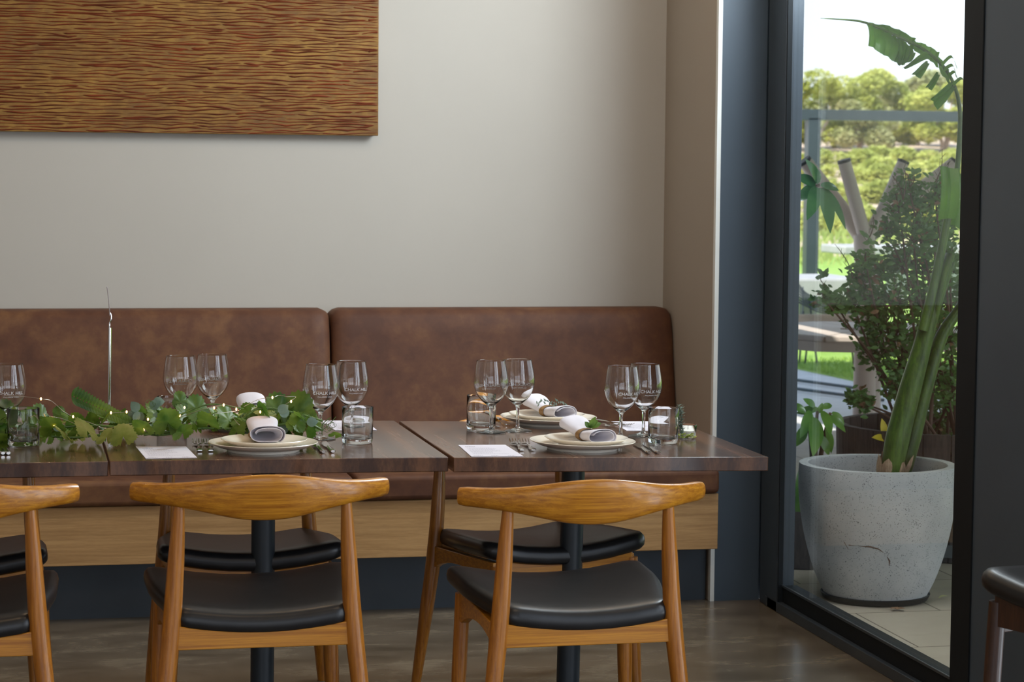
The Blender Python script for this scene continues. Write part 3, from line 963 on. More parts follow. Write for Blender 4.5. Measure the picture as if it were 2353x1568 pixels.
def gp(px, py, h=.03):  # point over the tables, near the garland line
    return T1.on(px, py, h) - G0


def gY(px, py, Y): return atY(px, py, Y) - G0


# hand-set leaves: px, py, apparent size in px, Y, rotation, tilt
big_leaves = [(200, 990, 60, 5.80, 2.6, .9), (245, 1005, 50, 5.78, 3.4, .8), (283, 1003, 62, 5.78, 3.0, .9), (385, 975, 66, 5.84, 3.2, 1.1),
              (360, 955, 52, 5.86, .6, 1.0), (455, 945, 58, 5.88, .4, 1.2), (478, 972, 56, 5.86, 2.8, .9), (420, 995, 50, 5.80, 3.3, .8),
              (525, 965, 56, 5.88, .8, 1.1), (560, 985, 54, 5.90, 2.4, .9), (640, 950, 72, 5.92, .2, 1.3), (685, 955, 84, 5.92, -.3, 1.3),
              (700, 985, 60, 5.90, 2.9, 1.2), (650, 985, 55, 5.95, 2.2, 1.0), (330, 985, 50, 5.82, 2.5, .8), (120, 985, 58, 5.84, 2.9, .9),
              (150, 1000, 50, 5.80, 2.2, .8), (95, 960, 50, 5.92, .5, 1.2), (10, 960, 62, 5.92, .2, 1.2), (-10, 1000, 60, 5.86, 2.9, 1.0), (5, 1020, 50, 5.8, 3.1, .7),
              (770, 1000, 30, 5.80, 3.3, .5), (415, 925, 40, 5.95, .1, 1.2), (595, 965, 46, 5.95, .5, 1.2)]
for i, (x, y, s, Y, rz, tl) in enumerate(big_leaves):
    c_ = gY(x, y, Y + (.14 if x < 100 else 0)); c_.z = max(c_.z, .012)
    vine_leaf(mo if i in (0, 1, 2, 16, 23) else mv, c_, s / 890 * 1.0, rz, tl, random.uniform(-.3, .3))
for k in range(150):
    x = random.uniform(-40, 720); y = 990 + random.uniform(-34, 22) - (x / 720) * 12
    Y = random.uniform(5.84, 6.10) + (.12 if x < 105 else 0)
    if y > 985 and 415 < x < 515: continue
    P_ = atY(x, y, Y)
    if P_.z < TZ + .008: P_.z = TZ + .008 + random.uniform(0, .02)
    vine_leaf(mo if random.random() < .12 else mv, P_ - G0, random.uniform(.030, .056), random.uniform(0, 6.28), random.uniform(.3, 1.3), random.uniform(-.5, .5))
# long upright fern-like leaf at the left
for j in range(20):
    t = j / 19; a = gY(165 + 140 * t, 912 + 62 * t, 5.86)
    for sgn in (-1, 1):
        leaf_strip(mv, a, a + Vector((.018 - .02 * t, 0, sgn * .026 * (1 - .4 * t))), .014, Vector((0, -1, .1)), n=4)
# gum leaves
for x, y in ((318, 945), (332, 960), (345, 938), (350, 955), (307, 952), (326, 968), (352, 925), (560, 995), (585, 1000), (620, 1003), (655, 998), (705, 972), (298, 962), (140, 990), (660, 958), (640, 908 + 40)):
    a = gY(x, y, 5.86 + random.uniform(-.03, .03)); an = random.uniform(0, 6.28)
    leaf_strip(me_, a, a + Vector((math.cos(an) * .030, .004, math.sin(an) * .022 + .006)), .026, Vector((0, -1, .3)), fold=.1, shape=.8)
for pts, r in (([(120, 985), (200, 978), (290, 985), (360, 1000), (430, 990)], .0035), ([(118, 1003), (170, 1006), (230, 1000)], .003), ([(560, 962), (600, 938), (680, 950), (742, 968)], .0028),
               ([(330, 1000), (450, 985), (560, 985), (660, 975), (700, 970), (742, 990)], .0032), ([(400, 960), (480, 930), (560, 940)], .002), ([(740, 1000), (742, 975), (760, 960)], .0012), ([(738, 990), (752, 980), (772, 958)], .001)):
    ms.tube(spline([gY(x, y, 5.86 + .004 * i) for i, (x, y) in enumerate(pts)], 6), r, 7)
for cx_, cy_ in ((340, 930), (620, 945), (700, 960), (748, 985), (756, 978), (560, 960)):  # tendrils
    pts = []
    for k in range(26):
        a = k * .55; rr = .012 * (1 - k / 40); q = gY(cx_, cy_, 5.85)
        pts.append(q + Vector((rr * math.cos(a) + k * .0006, rr * .4 * math.sin(a * 1.2), rr * math.sin(a))))
    ms.tube(pts, .0006, 5)
mv.obj('vine_leaves', M['vine_leaf'], gr, smooth=60); mo.obj('yellowing_leaves', M['vine_leaf_old'], gr, smooth=60, label='yellowing pale vine leaves')
me_.obj('gum_leaves', M['euca_leaf'], gr, smooth=60, label='blue-green rounded gum leaves')
ms.obj('stems', M['green_stalk'], gr, smooth=60)

# fairy lights
fl = thing('fairy_lights', 'warm fairy lights on thin silver wire woven through the garland', 'string lights', (.3, 5.95, TZ)); mw = MB()
wires = [[(10, 910), (55, 912), (94, 917), (118, 922), (145, 945), (168, 958), (210, 973), (245, 985), (290, 975), (326, 975), (350, 970), (415, 958), (470, 940), (500, 935), (516, 931)],
         [(113, 957), (150, 965), (210, 990), (253, 988), (300, 1000)], [(255, 950), (292, 947), (302, 948)], [(475, 938), (514, 931), (540, 936), (548, 944), (500, 950), (492, 955)],
         [(560, 935), (595, 918), (626, 914), (642, 909), (660, 912), (680, 912), (668, 922), (655, 930)], [(534, 958), (548, 975), (565, 985)], [(100, 975), (124, 976), (140, 985)], [(100, 950), (108, 965), (118, 978)]]
for wv in wires: mw.tube(spline([gY(x, y, 5.84 + .01 * (i % 2)) for i, (x, y) in enumerate(wv)], 5), .0007, 5)
mw.obj('wire', M['wire'], fl)
bulb_me = None
for x, y in ((94, 917), (168, 958), (326, 975), (413, 955), (492, 938), (514, 931), (543, 941), (626, 914), (669, 923), (124, 976), (291, 947), (255, 949), (340, 964), (598, 947), (330, 988), (255, 988), (424, 937)):
    if bulb_me is None:
        bo = MB().lathe([(0, -.0036), (.0015, -.003), (.0022, 0), (.0015, .003), (0, .0036)], 10).obj('bulb', M['bulb'], fl); bulb_me = bo.data
    else:
        bo = bpy.data.objects.new('bulb', bulb_me); COL.objects.link(bo); bo.parent = fl
    bo.location = gY(x, y, 5.835)

# ================================================================== OUTSIDE
struct(MB().box((WX + .12, -4, -.14), (9.0, 12.3, -.004)).obj('terrace_paving', M['pavers'], smooth=0))
a = atZ(1836, 846); b2 = atZ(2100, 902)
dx = (b2 - a); 
L0 = a - dx * 6; L1 = a + dx * 8
mb = MB(); mb.add([(2.6, 12.3, -.01), (9, 12.3, -.01), (26, 12.3, -.01), (L1.x, L1.y, -.01), (L0.x, L0.y, -.01)], [(0, 1, 2, 3, 4)])
mb = MB().box((-2, 12.3, -.14), (20, 24, -.012)); struct(mb.obj('concrete_path', M['path'], smooth=0))
# lawn with an oblique near edge
vs = []
for i, (p_, q_) in enumerate(((L0, None), (L1, None))): vs.append((p_.x, p_.y, 0))
mb = MB(); t_ = [(L0.x, L0.y), (L1.x, L1.y), (60, L1.y), (60, 39), (-10, 39), (-10, L0.y)]
mb.add([(x, y, .004) for x, y in t_] + [(x, y, -.2) for x, y in t_], [(0, 1, 2, 3, 4, 5), (0, 6, 7, 1)])
struct(mb.obj('lawn', M['grass'], smooth=0))
# grass blades along the near part of the lawn
random.seed(5); mb = MB()
nrm_ = Vector((-(L1 - L0).y, (L1 - L0).x, 0)).normalized()
for k in range(16000):
    s_ = random.random(); q = atZ(random.uniform(1815, 2110), 850, 0); dd = random.random() ** 1.6 * 6
    base = a + dx * random.uniform(-.35, 1.3) + nrm_ * dd
    h = random.uniform(.02, .05); an = random.uniform(0, 6.28); wd_ = .006 + dd * .0006
    mb.add([(base.x - wd_ * math.cos(an), base.y - wd_ * math.sin(an), 0), (base.x + wd_ * math.cos(an), base.y + wd_ * math.sin(an), 0), (base.x + random.uniform(-.02, .02), base.y + random.uniform(-.02, .02), h)], [(0, 1, 2)])
tag(mb.obj('lawn_grass', M['grass'], smooth=0), 'short green grass blades along the near edge of the lawn outside', 'grass', kind='stuff')
# hillside
mb = MB(); rows = []


def hill(x, y):
    z = 0 if y < 55 else (y - 55) * .03 if y < 90 else 1.05 + (y - 90) * .05
    return z + .25 * noise.noise(Vector((x * .12, y * .12, 0))) * min(1, max(0, (y - 45) / 15))


xs = [-20 + 4 * i for i in range(26)]; ys = [38 + 4 * j for j in range(39)]
vs = [(x, y, hill(x, y) + .01) for y in ys for x in xs]; n = len(xs)
fs = [(j * n + i, j * n + i + 1, (j + 1) * n + i + 1, (j + 1) * n + i) for j in range(len(ys) - 1) for i in range(n - 1)]
struct(mb.add(vs, fs).obj('hillside', M['dry_grass'], smooth=60))
# veranda roof over the terrace (above the picture) and building wall outside
struct(MB().box((WX + .16, 2, 3.02), (9.2, 15.3, 3.16)).obj('veranda_roof', M['ceiling'], smooth=0))
struct(MB().box((SX + .16, PY + .02, 0), (WX + .06, 12, RH)).obj('wall_outside', M['steel'], smooth=0))


# ------------------------------------------------------------------ potted banana-leaf plant
pc = Vector((2.864, 7.40, 0))
pot = thing('round_planter', 'large speckled grey terrazzo pot just outside the window', 'plant pot', pc)
R_ = [(0, .012), (.165, .012), (.178, .02), (.210, .09), (.240, .19), (.261, .30), (.2680, .39), (.267, .455), (.262, .462), (.239, .462), (.236, .455), (.237, .40), (.235, .36)]
MB().lathe(smooth_prof(R_), 72).obj('pot_wall', M['pot'], pot, smooth=50)
MB().lathe([(0, .392), (.12, .395), (.237, .388)], 40).obj('soil', M['soil'], pot)
MB().lathe([(0, .0), (.178, .0), (.187, .018), (.183, .020), (.174, .008), (0, .008)], 48).obj('saucer', M['dark_plastic'], pot, label='black plastic saucer')


def on_pot(px, py):
    # walk along the view line to the pot's side
    d = ray(px, py)
    for k in range(400):
        t = 6.9 + k * .003; q = EYE + d * t; zz = q.z
        r = 0
        for (r0, z0), (r1, z1) in zip(R_[1:], R_[2:8]):
            if z0 <= zz <= z1: r = r0 + (r1 - r0) * (zz - z0) / (z1 - z0)
        if (Vector((q.x, q.y, 0)) - pc).length < r + .0006: return q - pc
    return EYE + d * 7.2 - pc


mb = MB()
for pts in (((1950, 1253), (1975, 1255), (2000, 1257), (2018, 1262), (2030, 1270)), ((2036, 1275), (2044, 1290), (2043, 1300)), ((1940, 1246), (1950, 1263)), ((2030, 1246), (2052, 1238))):
    mb.tube([on_pot(*q) for q in pts], lerp_list([.0015, .003, .0016], len(pts)), 6)
mb.obj('crack', M['twig'], pot, label='brown crack across the pot')

ban = thing('banana_plant', 'tall bird-of-paradise plant with torn arching leaf growing from the terrazzo pot', 'plant', pc + Vector((.04, 0, .392)))
B0 = ban.location.copy()


def bp(px, py, Y=7.42): return atY(px, py, Y) - B0


S = MB()
S.tube(spline([bp(2048, 1092), bp(2062, 1010), bp(2090, 900), bp(2118, 800), bp(2145, 700), bp(2178, 600)], 6), lerp_list([.044, .050, .046, .038, .034, .031], 31), 18, .8)
S.obj('stalk', M['green_stalk'], ban)
MB().tube(spline([bp(2072, 1085, 7.46), bp(2095, 1000, 7.46), bp(2128, 880, 7.46), bp(2165, 770, 7.47), bp(2215, 690, 7.48), bp(2260, 560, 7.48)], 6), lerp_list([.040, .042, .034, .026, .020, .014], 31), 16, .8).obj('stalk', M['green_stalk'], ban)
MB().tube(spline([bp(2120, 760, 7.39), bp(2150, 640, 7.39), bp(2178, 500, 7.38), bp(2198, 400, 7.38), bp(2206, 300, 7.38), bp(2204, 240, 7.38), bp(2190, 190, 7.37), bp(2165, 150, 7.37), bp(2120, 112, 7.36), bp(2060, 82, 7.35), bp(2005, 58, 7.35), bp(1970, 48, 7.35), bp(1920, 44, 7.35), bp(1885, 42, 7.35)], 5),
          lerp_list([.018, .016, .013, .010, .0085, .007, .006, .0055, .0055, .005, .004, .0035, .002, .0006], 66), 12).obj('leaf_midrib', M['green_stalk'], ban)
h_ = MB()
for i in range(7):
    a0 = i * .9 - .5
    base = bp(2046, 1090) + Vector((.045 * math.cos(a0), .035 * math.sin(a0), -.02)); tip = base + Vector((.03 * math.cos(a0) * .6 + .02, .01 * math.sin(a0), random.uniform(.05, .105)))
    leaf_strip(h_, base, tip, .05, Vector((math.cos(a0), math.sin(a0), 0)), fold=-.5)
h_.obj('dry_husk', M['husk'], ban, label='torn dry tan husk at the base')
# leaf blades: patches spanned from a row along the rib to a row of outer points
LB = MB()


def patch(top, bot, bulge=.02, n=8, m=5):
    """top/bot: lists of (px,py,Y)"""
    A = spline([bp(*q) for q in top], n); Bq = spline([bp(*q) for q in bot], n)
    k = min(len(A), len(Bq))
    if len(A) != len(Bq):
        A = [A[int(i * (len(A) - 1) / (k - 1))] for i in range(k)]; Bq = [Bq[int(i * (len(Bq) - 1) / (k - 1))] for i in range(k)]
    vs = []
    for j in range(m + 1):
        t = j / m
        for i in range(k):
            q = A[i].lerp(Bq[i], t) + Vector((0, -1, .2)) * bulge * math.sin(PI * t) + Vector((0, .006 * math.sin(i * 2.4), .002 * math.sin(i * 1.3 + j)))
            vs.append(q)
    LB.add(vs, [(j * k + i, j * k + i + 1, (j + 1) * k + i + 1, (j + 1) * k + i) for j in range(m) for i in range(k - 1)])


patch([(1992, 56, 7.35), (2050, 80, 7.35), (2100, 122, 7.35)], [(1995, 104, 7.30), (2045, 135, 7.28), (2068, 151, 7.27), (2092, 140, 7.28), (2100, 126, 7.3)][:3], .015)
patch([(2050, 80, 7.35), (2085, 100, 7.35), (2104, 124, 7.35)], [(2064, 149, 7.27), (2072, 150, 7.27), (2094, 140, 7.29)], .01)
patch([(1995, 52, 7.36), (2050, 62, 7.36), (2106, 90, 7.36)], [(2010, 62, 7.35), (2060, 86, 7.35), (2095, 104, 7.35)], -.015)
patch([(2095, 92, 7.37), (2130, 104, 7.37), (2160, 122, 7.37)], [(2092, 112, 7.35), (2125, 130, 7.34), (2158, 158, 7.35)], -.012)
patch([(2125, 118, 7.35), (2142, 132, 7.35)], [(2074, 156, 7.28), (2080, 158, 7.28)], .01, 5)
patch([(2128, 140, 7.35), (2136, 146, 7.35)], [(2094, 170, 7.27), (2114, 180, 7.27)], .01, 5)
patch([(2152, 165, 7.36), (2160, 172, 7.36)], [(2126, 200, 7.28), (2140, 207, 7.28)], .01, 5)
patch([(2185, 188, 7.37), (2196, 205, 7.37)], [(2138, 226, 7.28), (2155, 254, 7.28)], .015, 6)
patch([(2155, 128, 7.37), (2180, 160, 7.37)], [(2163, 170, 7.34), (2186, 200, 7.36)], -.01, 5)
for px0, py0, px1, py1, px2, py2 in ((2162, 150, 2185, 130, 2198, 158), (2168, 160, 2188, 150, 2196, 178), (2178, 175, 2192, 165, 2200, 185), (2188, 195, 2206, 180, 2215, 186)):
    c_ = spline([bp(px0, py0, 7.36), bp(px1, py1, 7.38), bp(px2, py2, 7.40)], 5)
    vs = []
    for i, q in enumerate(c_): wv = .007 * (1 - .7 * i / len(c_)); vs += [q + Vector((0, 0, wv)), q - Vector((0, .01, wv))]
    LB.add(vs, [(2 * i, 2 * i + 1, 2 * i + 3, 2 * i + 2) for i in range(len(c_) - 1)])
LB.obj('leaf_blade', M['banana_leaf'], ban, smooth=60); LB = MB()
patch([(2160, 382, 7.36), (2206, 388, 7.33)], [(2155, 506, 7.34), (2203, 500, 7.30)], .02, 6)
patch([(2204, 400, 7.40), (2216, 400, 7.42)], [(2184, 515, 7.38), (2212, 530, 7.40)], .01, 6)
LB.obj('leaf_blade', M['banana_leaf'], ban, smooth=60)
sh = MB(); sh.tube(spline([bp(2146, 720, 7.405), bp(2165, 640, 7.40), bp(2184, 584, 7.40)], 5), [.020, .022, .024, .025, .026, .026, .026, .027, .027, .027, .027], 16, .5)
sh.obj('cut_sheath', M['green_stalk'], ban)

# ------------------------------------------------------------------ barrel planter and shrub
bc = Vector((3.52, 8.36, 0))
bar = thing('barrel_planter', 'dark weathered half wine barrel behind the terrazzo pot', 'planter', bc)
nst = 26
mb = MB()
for k in range(nst):
    a0 = 2 * PI * k / nst + .006; a1 = 2 * PI * (k + 1) / nst - .006; rs = []
    for r, z in ((.37, 0), (.405, .16), (.425, .33), (.43, .485)):
        rs.append([(rr * math.cos(aa), rr * math.sin(aa), z) for rr, aa in ((r, a0), (r, (a0 + a1) / 2), (r, a1), (r - .028, a1), (r - .028, a0))])
    mb.rings(rs)
mb.obj('staves', M['barrel'], bar, smooth=0)
MB().lathe([(.375, .02), (.384, .02), (.395, .07), (.386, .07), (.375, .02)], 52).obj('hoop', M['hoop'], bar)
MB().lathe([(.418, .29), (.4275, .29), (.4325, .335), (.423, .335), (.418, .29)], 52).obj('hoop', M['hoop'], bar)
MB().lathe([(0, .425), (.2, .43), (.398, .42)], 36).obj('soil', M['soil'], bar)
shr = thing('potted_shrub', 'twiggy small-leaved green shrub growing in the wooden barrel', 'shrub', bc + Vector((0, 0, .43)))
S0 = shr.location.copy(); lf, tw, dl = MB(), MB(), MB(); random.seed(9)
clumps = [(2090, 430, 30), (2065, 470, 42), (2110, 480, 46), (2150, 450, 40), (2040, 530, 30), (2100, 540, 55), (2150, 540, 50), (2070, 600, 45), (2130, 610, 60), (2180, 600, 45),
          (1990, 600, 26), (1975, 635, 30), (2020, 620, 30), (2000, 680, 45), (1960, 690, 32), (2060, 680, 60), (2120, 690, 65), (2180, 680, 55), (1900, 690, 26), (1925, 700, 24),
          (2000, 740, 50), (2060, 760, 65), (2130, 770, 65), (2180, 770, 55), (2010, 810, 45), (2070, 840, 60), (2150, 850, 65), (2190, 880, 50), (2100, 920, 55), (2170, 950, 60), (2130, 1000, 45), (2185, 1010, 40),
          (1965, 915, 22), (1985, 925, 22), (2060, 890, 35)]
soil = Vector((0, 0, 0))
for i, (x, y, r) in enumerate(clumps):
    Y = random.uniform(8.15, 8.62); c = atY(x, y, Y) - S0; rr = r / 5300 * 8.6
    root_p = Vector((random.uniform(-.22, .05), random.uniform(-.15, .15), 0))
    if c.z > .02:
        mid = root_p.lerp(c, .5) + Vector((random.uniform(-.05, .05), random.uniform(-.05, .05), .02))
        pts = spline([root_p, mid, c + Vector((0, 0, -rr * .2)), c + Vector((random.uniform(-.03, .03), 0, rr * .8))], 6)
        tw.tube(pts, lerp_list([.007, .005, .003, .0012], len(pts)), 6)
    for k in range(int(r * 3.4)):
        v = Vector((random.gauss(0, .48), random.gauss(0, .45), random.gauss(0, .5))) * rr
        q = c + v
        if k % 5 == 0: tw.tube([c + v * .1 - Vector((0, 0, rr * .3)), q], [.0018, .0009], 4)
        an = random.uniform(0, 6.28); sz = random.uniform(.020, .038)
        d = Vector((math.cos(an), math.sin(an) * .7, random.uniform(-.3, .9))).normalized() * sz
        leaf_strip(dl if random.random() < .055 else lf, q, q + d, sz * .5, Vector((random.uniform(-1, 1), -1, random.uniform(-.2, 1))), n=3)
for x0, y0, x1, y1 in ((2150, 420, 2165, 352), (2075, 460, 2078, 382), (2075, 460, 2052, 405), (1960, 640, 1926, 570), (1900, 690, 1884, 640), (2090, 430, 2100, 400), (2160, 400, 2180, 375), (1990, 560, 2008, 500)):
    A_ = atY(x0, y0, 8.3) - S0; B_ = atY(x1, y1, 8.28) - S0
    tw.tube(spline([A_, A_.lerp(B_, .5) + Vector((.01, 0, 0)), B_], 4), lerp_list([.003, .001], 9), 5)
    for k in range(7):
        q = A_.lerp(B_, k / 7 + .1); tw.tube([q, q + Vector((random.uniform(-.02, .02), 0, .02))], [.0012, .0006], 4)
for x, y in ((2098, 402), (1884, 640), (1892, 635), (1998, 560), (1990, 545)):
    q = atY(x, y, 8.28) - S0
    for k in range(4): leaf_strip(lf, q, q + Vector((random.uniform(-.03, .03), 0, random.uniform(0, .035))), .018, Vector((0, -1, .3)), n=3)
lf.obj('foliage', M['shrub_leaf'], shr, smooth=60); dl.obj('dry_leaves', M['dry_leaf'], shr, smooth=60, label='withered brown leaves'); tw.obj('twigs', M['twig'], shr)
yl = MB(); q0 = Vector((-.33, -.24, .02))
leaf_strip(yl, atY(2037, 1012, 8.15) - bc, atY(2003, 1006, 8.1) - bc, .03, Vector((0, -1, .6))); leaf_strip(yl, atY(2033, 1010, 8.15) - bc, atY(2026, 962, 8.15) - bc, .03, Vector((0, -1, .2)))
o = yl.obj('fallen_leaf', plain('yellow_leaf_skin', (.62, .48, .03), .5)); o.location = bc
tag(o, 'bright yellow dropped leaf over the rim of the wooden barrel', 'leaf')

# leafy plants at the left of the window, in a low dark planter
lp = Vector((2.86, 8.14, 0))
o = MB().lathe([(0, 0), (.18, 0), (.21, .2), (.205, .215), (.19, .21), (.185, .17), (0, .17)], 36, (0, 0, 0)).obj('low_planter', M['barrel'], smooth=40); o.location = lp
tag(o, 'low dark round planter behind the terrazzo pot at the left', 'planter')


def rosette(name, label, center, Y, leaves, mat, stem_pts):
    root = thing(name, label, 'plant', lp + Vector((0, 0, .17))); L0_ = root.location.copy(); mb = MB(); sm = MB()
    for cx_, cy_, tx_, ty_, wd_, dy in leaves:
        A_ = atY(cx_, cy_, Y) - L0_; B_ = atY(tx_, ty_, Y + dy) - L0_
        leaf_strip(mb, A_, B_, wd_ * .8 / 5300 * 8.2, Vector((.1, -1, .35)), fold=.18, droop=.04, n=9, shape=.85)
    mb.obj('leaves', mat, root, smooth=60)
    for pts in stem_pts: sm.tube(spline([atY(x, y, yy) - L0_ for x, y, yy in pts], 6), lerp_list([.011, .008, .006], (len(pts) - 1) * 6 + 1), 8)
    sm.obj('stem', M['twig'], root)


rosette('rubber_plant', 'glossy dark-leaved plant whose leaf whorl hangs at the upper left of the window', None, 8.05,
        [(1880, 422, 1850, 362, 30, -.05), (1882, 420, 1860, 375, 30, .0), (1886, 424, 1928, 437, 26, -.04), (1892, 430, 1944, 524, 26, -.06), (1886, 432, 1908, 532, 46, -.1), (1876, 430, 1854, 502, 46, -.1),
         (1874, 425, 1825, 402, 34, 0), (1874, 428, 1825, 462, 36, -.02)], M['glossy_leaf'], [[(1815, 1130, 8.14), (1790, 800, 8.12), (1800, 520, 8.10), (1840, 450, 8.08), (1884, 425, 8.05)]])
rosette('umbrella_plant', 'mid-green broad-leaved plant standing low behind the terrazzo pot at the left', None, 8.06,
        [(1872, 935, 1845, 915, 22, 0), (1880, 940, 1830, 948, 26, .05), (1885, 938, 1912, 930, 20, .05), (1905, 955, 1943, 992, 26, -.05), (1912, 948, 1940, 975, 24, 0), (1890, 945, 1908, 1000, 34, -.08),
         (1872, 960, 1868, 1046, 50, -.1), (1862, 945, 1838, 1005, 36, -.05), (1850, 980, 1828, 1025, 34, 0), (1882, 1000, 1905, 1046, 30, 0), (1898, 985, 1910, 1040, 26, .05), (1880, 950, 1890, 925, 18, 0), (1850, 950, 1815, 925, 26, .05),
         (1845, 1070, 1830, 1150, 36, 0), (1840, 1110, 1828, 1200, 34, .05)],
        M['glossy_leaf2'], [[(1875, 1090, 8.14), (1874, 1020, 8.10), (1878, 945, 8.06)], [(1868, 1080, 8.14), (1862, 1000, 8.08), (1850, 950, 8.06)], [(1880, 1080, 8.14), (1895, 1000, 8.10), (1908, 950, 8.06)]])
# small litter on the paving
random.seed(4)
mb = MB(); c_ = atZ(2062, 1402) ; 
for an in (0.2, .9, 1.6, 2.5, 3.3, 5.8): leaf_strip(mb, (0, 0, .004), (math.cos(an) * .028, math.sin(an) * .028, .007), .014, n=3)
o = mb.obj('fallen_leaf', M['dry_leaf']); o.location = c_ + Vector((0, 0, -.003)); tag(o, 'star-shaped dry tan leaf on the paving in front of the pot', 'leaf')
mb = MB(); leaf_strip(mb, (0, 0, .003), (.042, .01, .006), .02, n=4); o = mb.obj('fallen_leaf', plain('pale_leaf_skin', (.62, .60, .30), .6)); o.location = atZ(2157, 1375) + Vector((0, 0, -.003))
tag(o, 'pale yellow-green leaf on the paving right of the pot', 'leaf')

# ------------------------------------------------------------------ tree-shaped picnic table
TY = 11.6
tb0 = atY(1989, 760, TY); tb0.z = 0
tt = thing('tree_post_table', 'beige picnic table built around a tree-shaped post with four cut branches', 'table', tb0)


def tp(px, py, Y=TY): return atY(px, py, Y) - tb0


MB().tube([(0, 0, -.01), (0, 0, .6), tp(1988, 600), tp(1985, 540)], [.062, .058, .056, .055], 20).obj('trunk', M['beige_timber'], tt)
MB().tube([(.055, .03, -.01), (.05, .03, .8), tp(2000, 610, TY + .03)], [.05, .046, .045], 20).obj('trunk', M['beige_timber'], tt)
for pts, r in (([(1992, 560), (1975, 500), (1940, 372)], .037), ([(1985, 560), (2030, 480), (2075, 374)], .034), ([(1978, 545), (1935, 480), (1850, 372)], .040), ([(1990, 550), (2060, 480), (2192, 378)], .042)):
    P3 = [tp(x, y, TY + (.1 if r > .038 else 0)) for x, y in pts]
    P3[-1] = P3[-1] + (P3[-1] - P3[1]) * .0
    MB().tube(P3, [r, r, r * .95], 18).obj('branch', M['beige_timber'], tt)
    MB().tube([P3[-1] - (P3[-1] - P3[1]).normalized() * .004, P3[-1] + (P3[-1] - P3[1]).normalized() * .012], r * .98, 18).obj('end_cap', M['dark_plastic'], tt)
zt = tp(1900, 757).z
for k in range(8):
    a0 = 2 * PI * k / 8 + .1; a1 = a0 + 2 * PI / 8 - .02; rs = []
    for r0, r1, z0, z1 in ((.14, .64, zt - .03, zt),):
        A_ = [(r * math.cos(a_), r * math.sin(a_), z) for r, a_, z in ((r0, a0, z1), (r1, a0, z1), (r1, a1, z1), (r0, a1, z1))]
        B_ = [(x, y, z0) for x, y, z in A_]
        MB().add(A_ + B_, [(0, 1, 2, 3), (7, 6, 5, 4), (0, 4, 5, 1), (1, 5, 6, 2), (2, 6, 7, 3), (3, 7, 4, 0)]).obj('top_segment', M['beige_timber'], tt, bevel=.006, smooth=0)
MB().lathe([(.10, zt - .085), (.60, zt - .085), (.62, zt - .032), (.10, zt - .032)], 8).obj('under_frame', M['beige_timber'], tt, smooth=0)
# log bench behind
q = atZ(1900, 800); 
bb = thing('log_bench', 'rounded brown log bench behind the tree-post table', 'bench', atY(1890, 735, 13.6) * 1.0)
bb.location.z = 0; zc = atY(1890, 733, 13.6).z
MB().tube([(-.5, 0, zc), (.42, 0, zc)], .030, 16).obj('log', M['bark'], bb)
for x in (-.4, .3): MB().box((x - .03, -.03, -.02), (x + .03, .03, zc - .01)).obj('leg', M['bark'], bb, bevel=.004)

# concrete tables on the lawn
q = atY(1900, 660, 18.5)
ct = thing('concrete_table', 'thick grey concrete table on the lawn behind the wire chair', 'table', (q.x - .25, 18.5, 0))
z1 = atY(1900, 640, 18.2).z; z0 = atY(1900, 690, 18.2).z
MB().box((-.65, -.3, z0), (.48, .55, z1)).obj('tabletop', M['concrete'], ct, bevel=.025, seg=3)
MB().box((-.5, -.1, 0), (-.3, .35, z0 + .01)).obj('leg', M['concrete'], ct, bevel=.01); MB().box((.12, -.1, 0), (.32, .35, z0 + .01)).obj('leg', M['concrete'], ct, bevel=.01)
q = atY(1985, 575, 25); z1 = atY(1985, 566, 24.6).z; z0 = atY(1985, 586, 24.6).z
ct = thing('concrete_table', 'long grey concrete table farther back on the lawn', 'table', (q.x + .4, 25, 0))
MB().box((-.78, -.4, z0), (.85, .4, z1)).obj('tabletop', M['concrete'], ct, bevel=.02, seg=3)
for x in (-.05, .6): MB().box((x, -.2, 0), (x + .12, .2, z0 + .01)).obj('leg', M['concrete'], ct, bevel=.01)

# wire chair
wc0 = atZ(1868, 842); wc = thing('wire_chair', 'black wire garden chair half hidden by the window frame', 'chair', (wc0.x, wc0.y, 0))


def wp(px, py, Y): return atY(px, py, Y) - Vector((wc0.x, wc0.y, 0))


mb = MB(); Yc = wc0.y
for k in range(7):
    dy = k * .05
    mb.tube(spline([wp(1826 - k, 640 + k * 8, Yc + .25 - dy), wp(1850, 672 + k * 5, Yc + .2 - dy), wp(1885, 688 + k * 5, Yc + .2 - dy), wp(1930, 694 + k * 4.5, Yc + .2 - dy), wp(1962, 697 + k * 4, Yc + .2 - dy)], 5), .006, 6)
for x in (1845, 1875, 1905, 1935): mb.tube([wp(x, 680 if x > 1850 else 660, Yc + .25), wp(x, 715 + (x - 1845) * .04, Yc), wp(x - 6, 735, Yc - .15)], .005, 6)
mb.obj('wire_seat', M['black_metal'], wc)
for x0, y0, x1, y1 in ((1846, 715, 1836, 848), (1862, 722, 1850, 800), (1950, 715, 1962, 820), (1860, 690, 1880, 730)):
    MB().tube([wp(x0, y0, Yc), (wp(x1, y1, Yc).x, 0, 0.0)], .008, 8).obj('leg', M['black_metal'], wc)
mb = MB()
for (xa, ya, xb, yb), nm in zip(((1790, 861, 2030, 893), (1790, 881, 2030, 912)), 'ab'):
    A_, B_ = atZ(xa, ya, .03), atZ(xb, yb, .03)
    o = MB().tube([Vector((0, 0, 0)), B_ - A_], .011, 10).obj('ground_pipe', plain('dark_green_pipe_' + ('far' if nm == 'a' else 'near'), (.015, .035, .038), .5)); o.location = A_ - Vector((0, 0, .022))
    tag(o, 'farther thin dark tube lying across the pale path' if nm == 'a' else 'nearer thin dark tube lying across the pale path', 'pipe', 'dark tubes on the path')

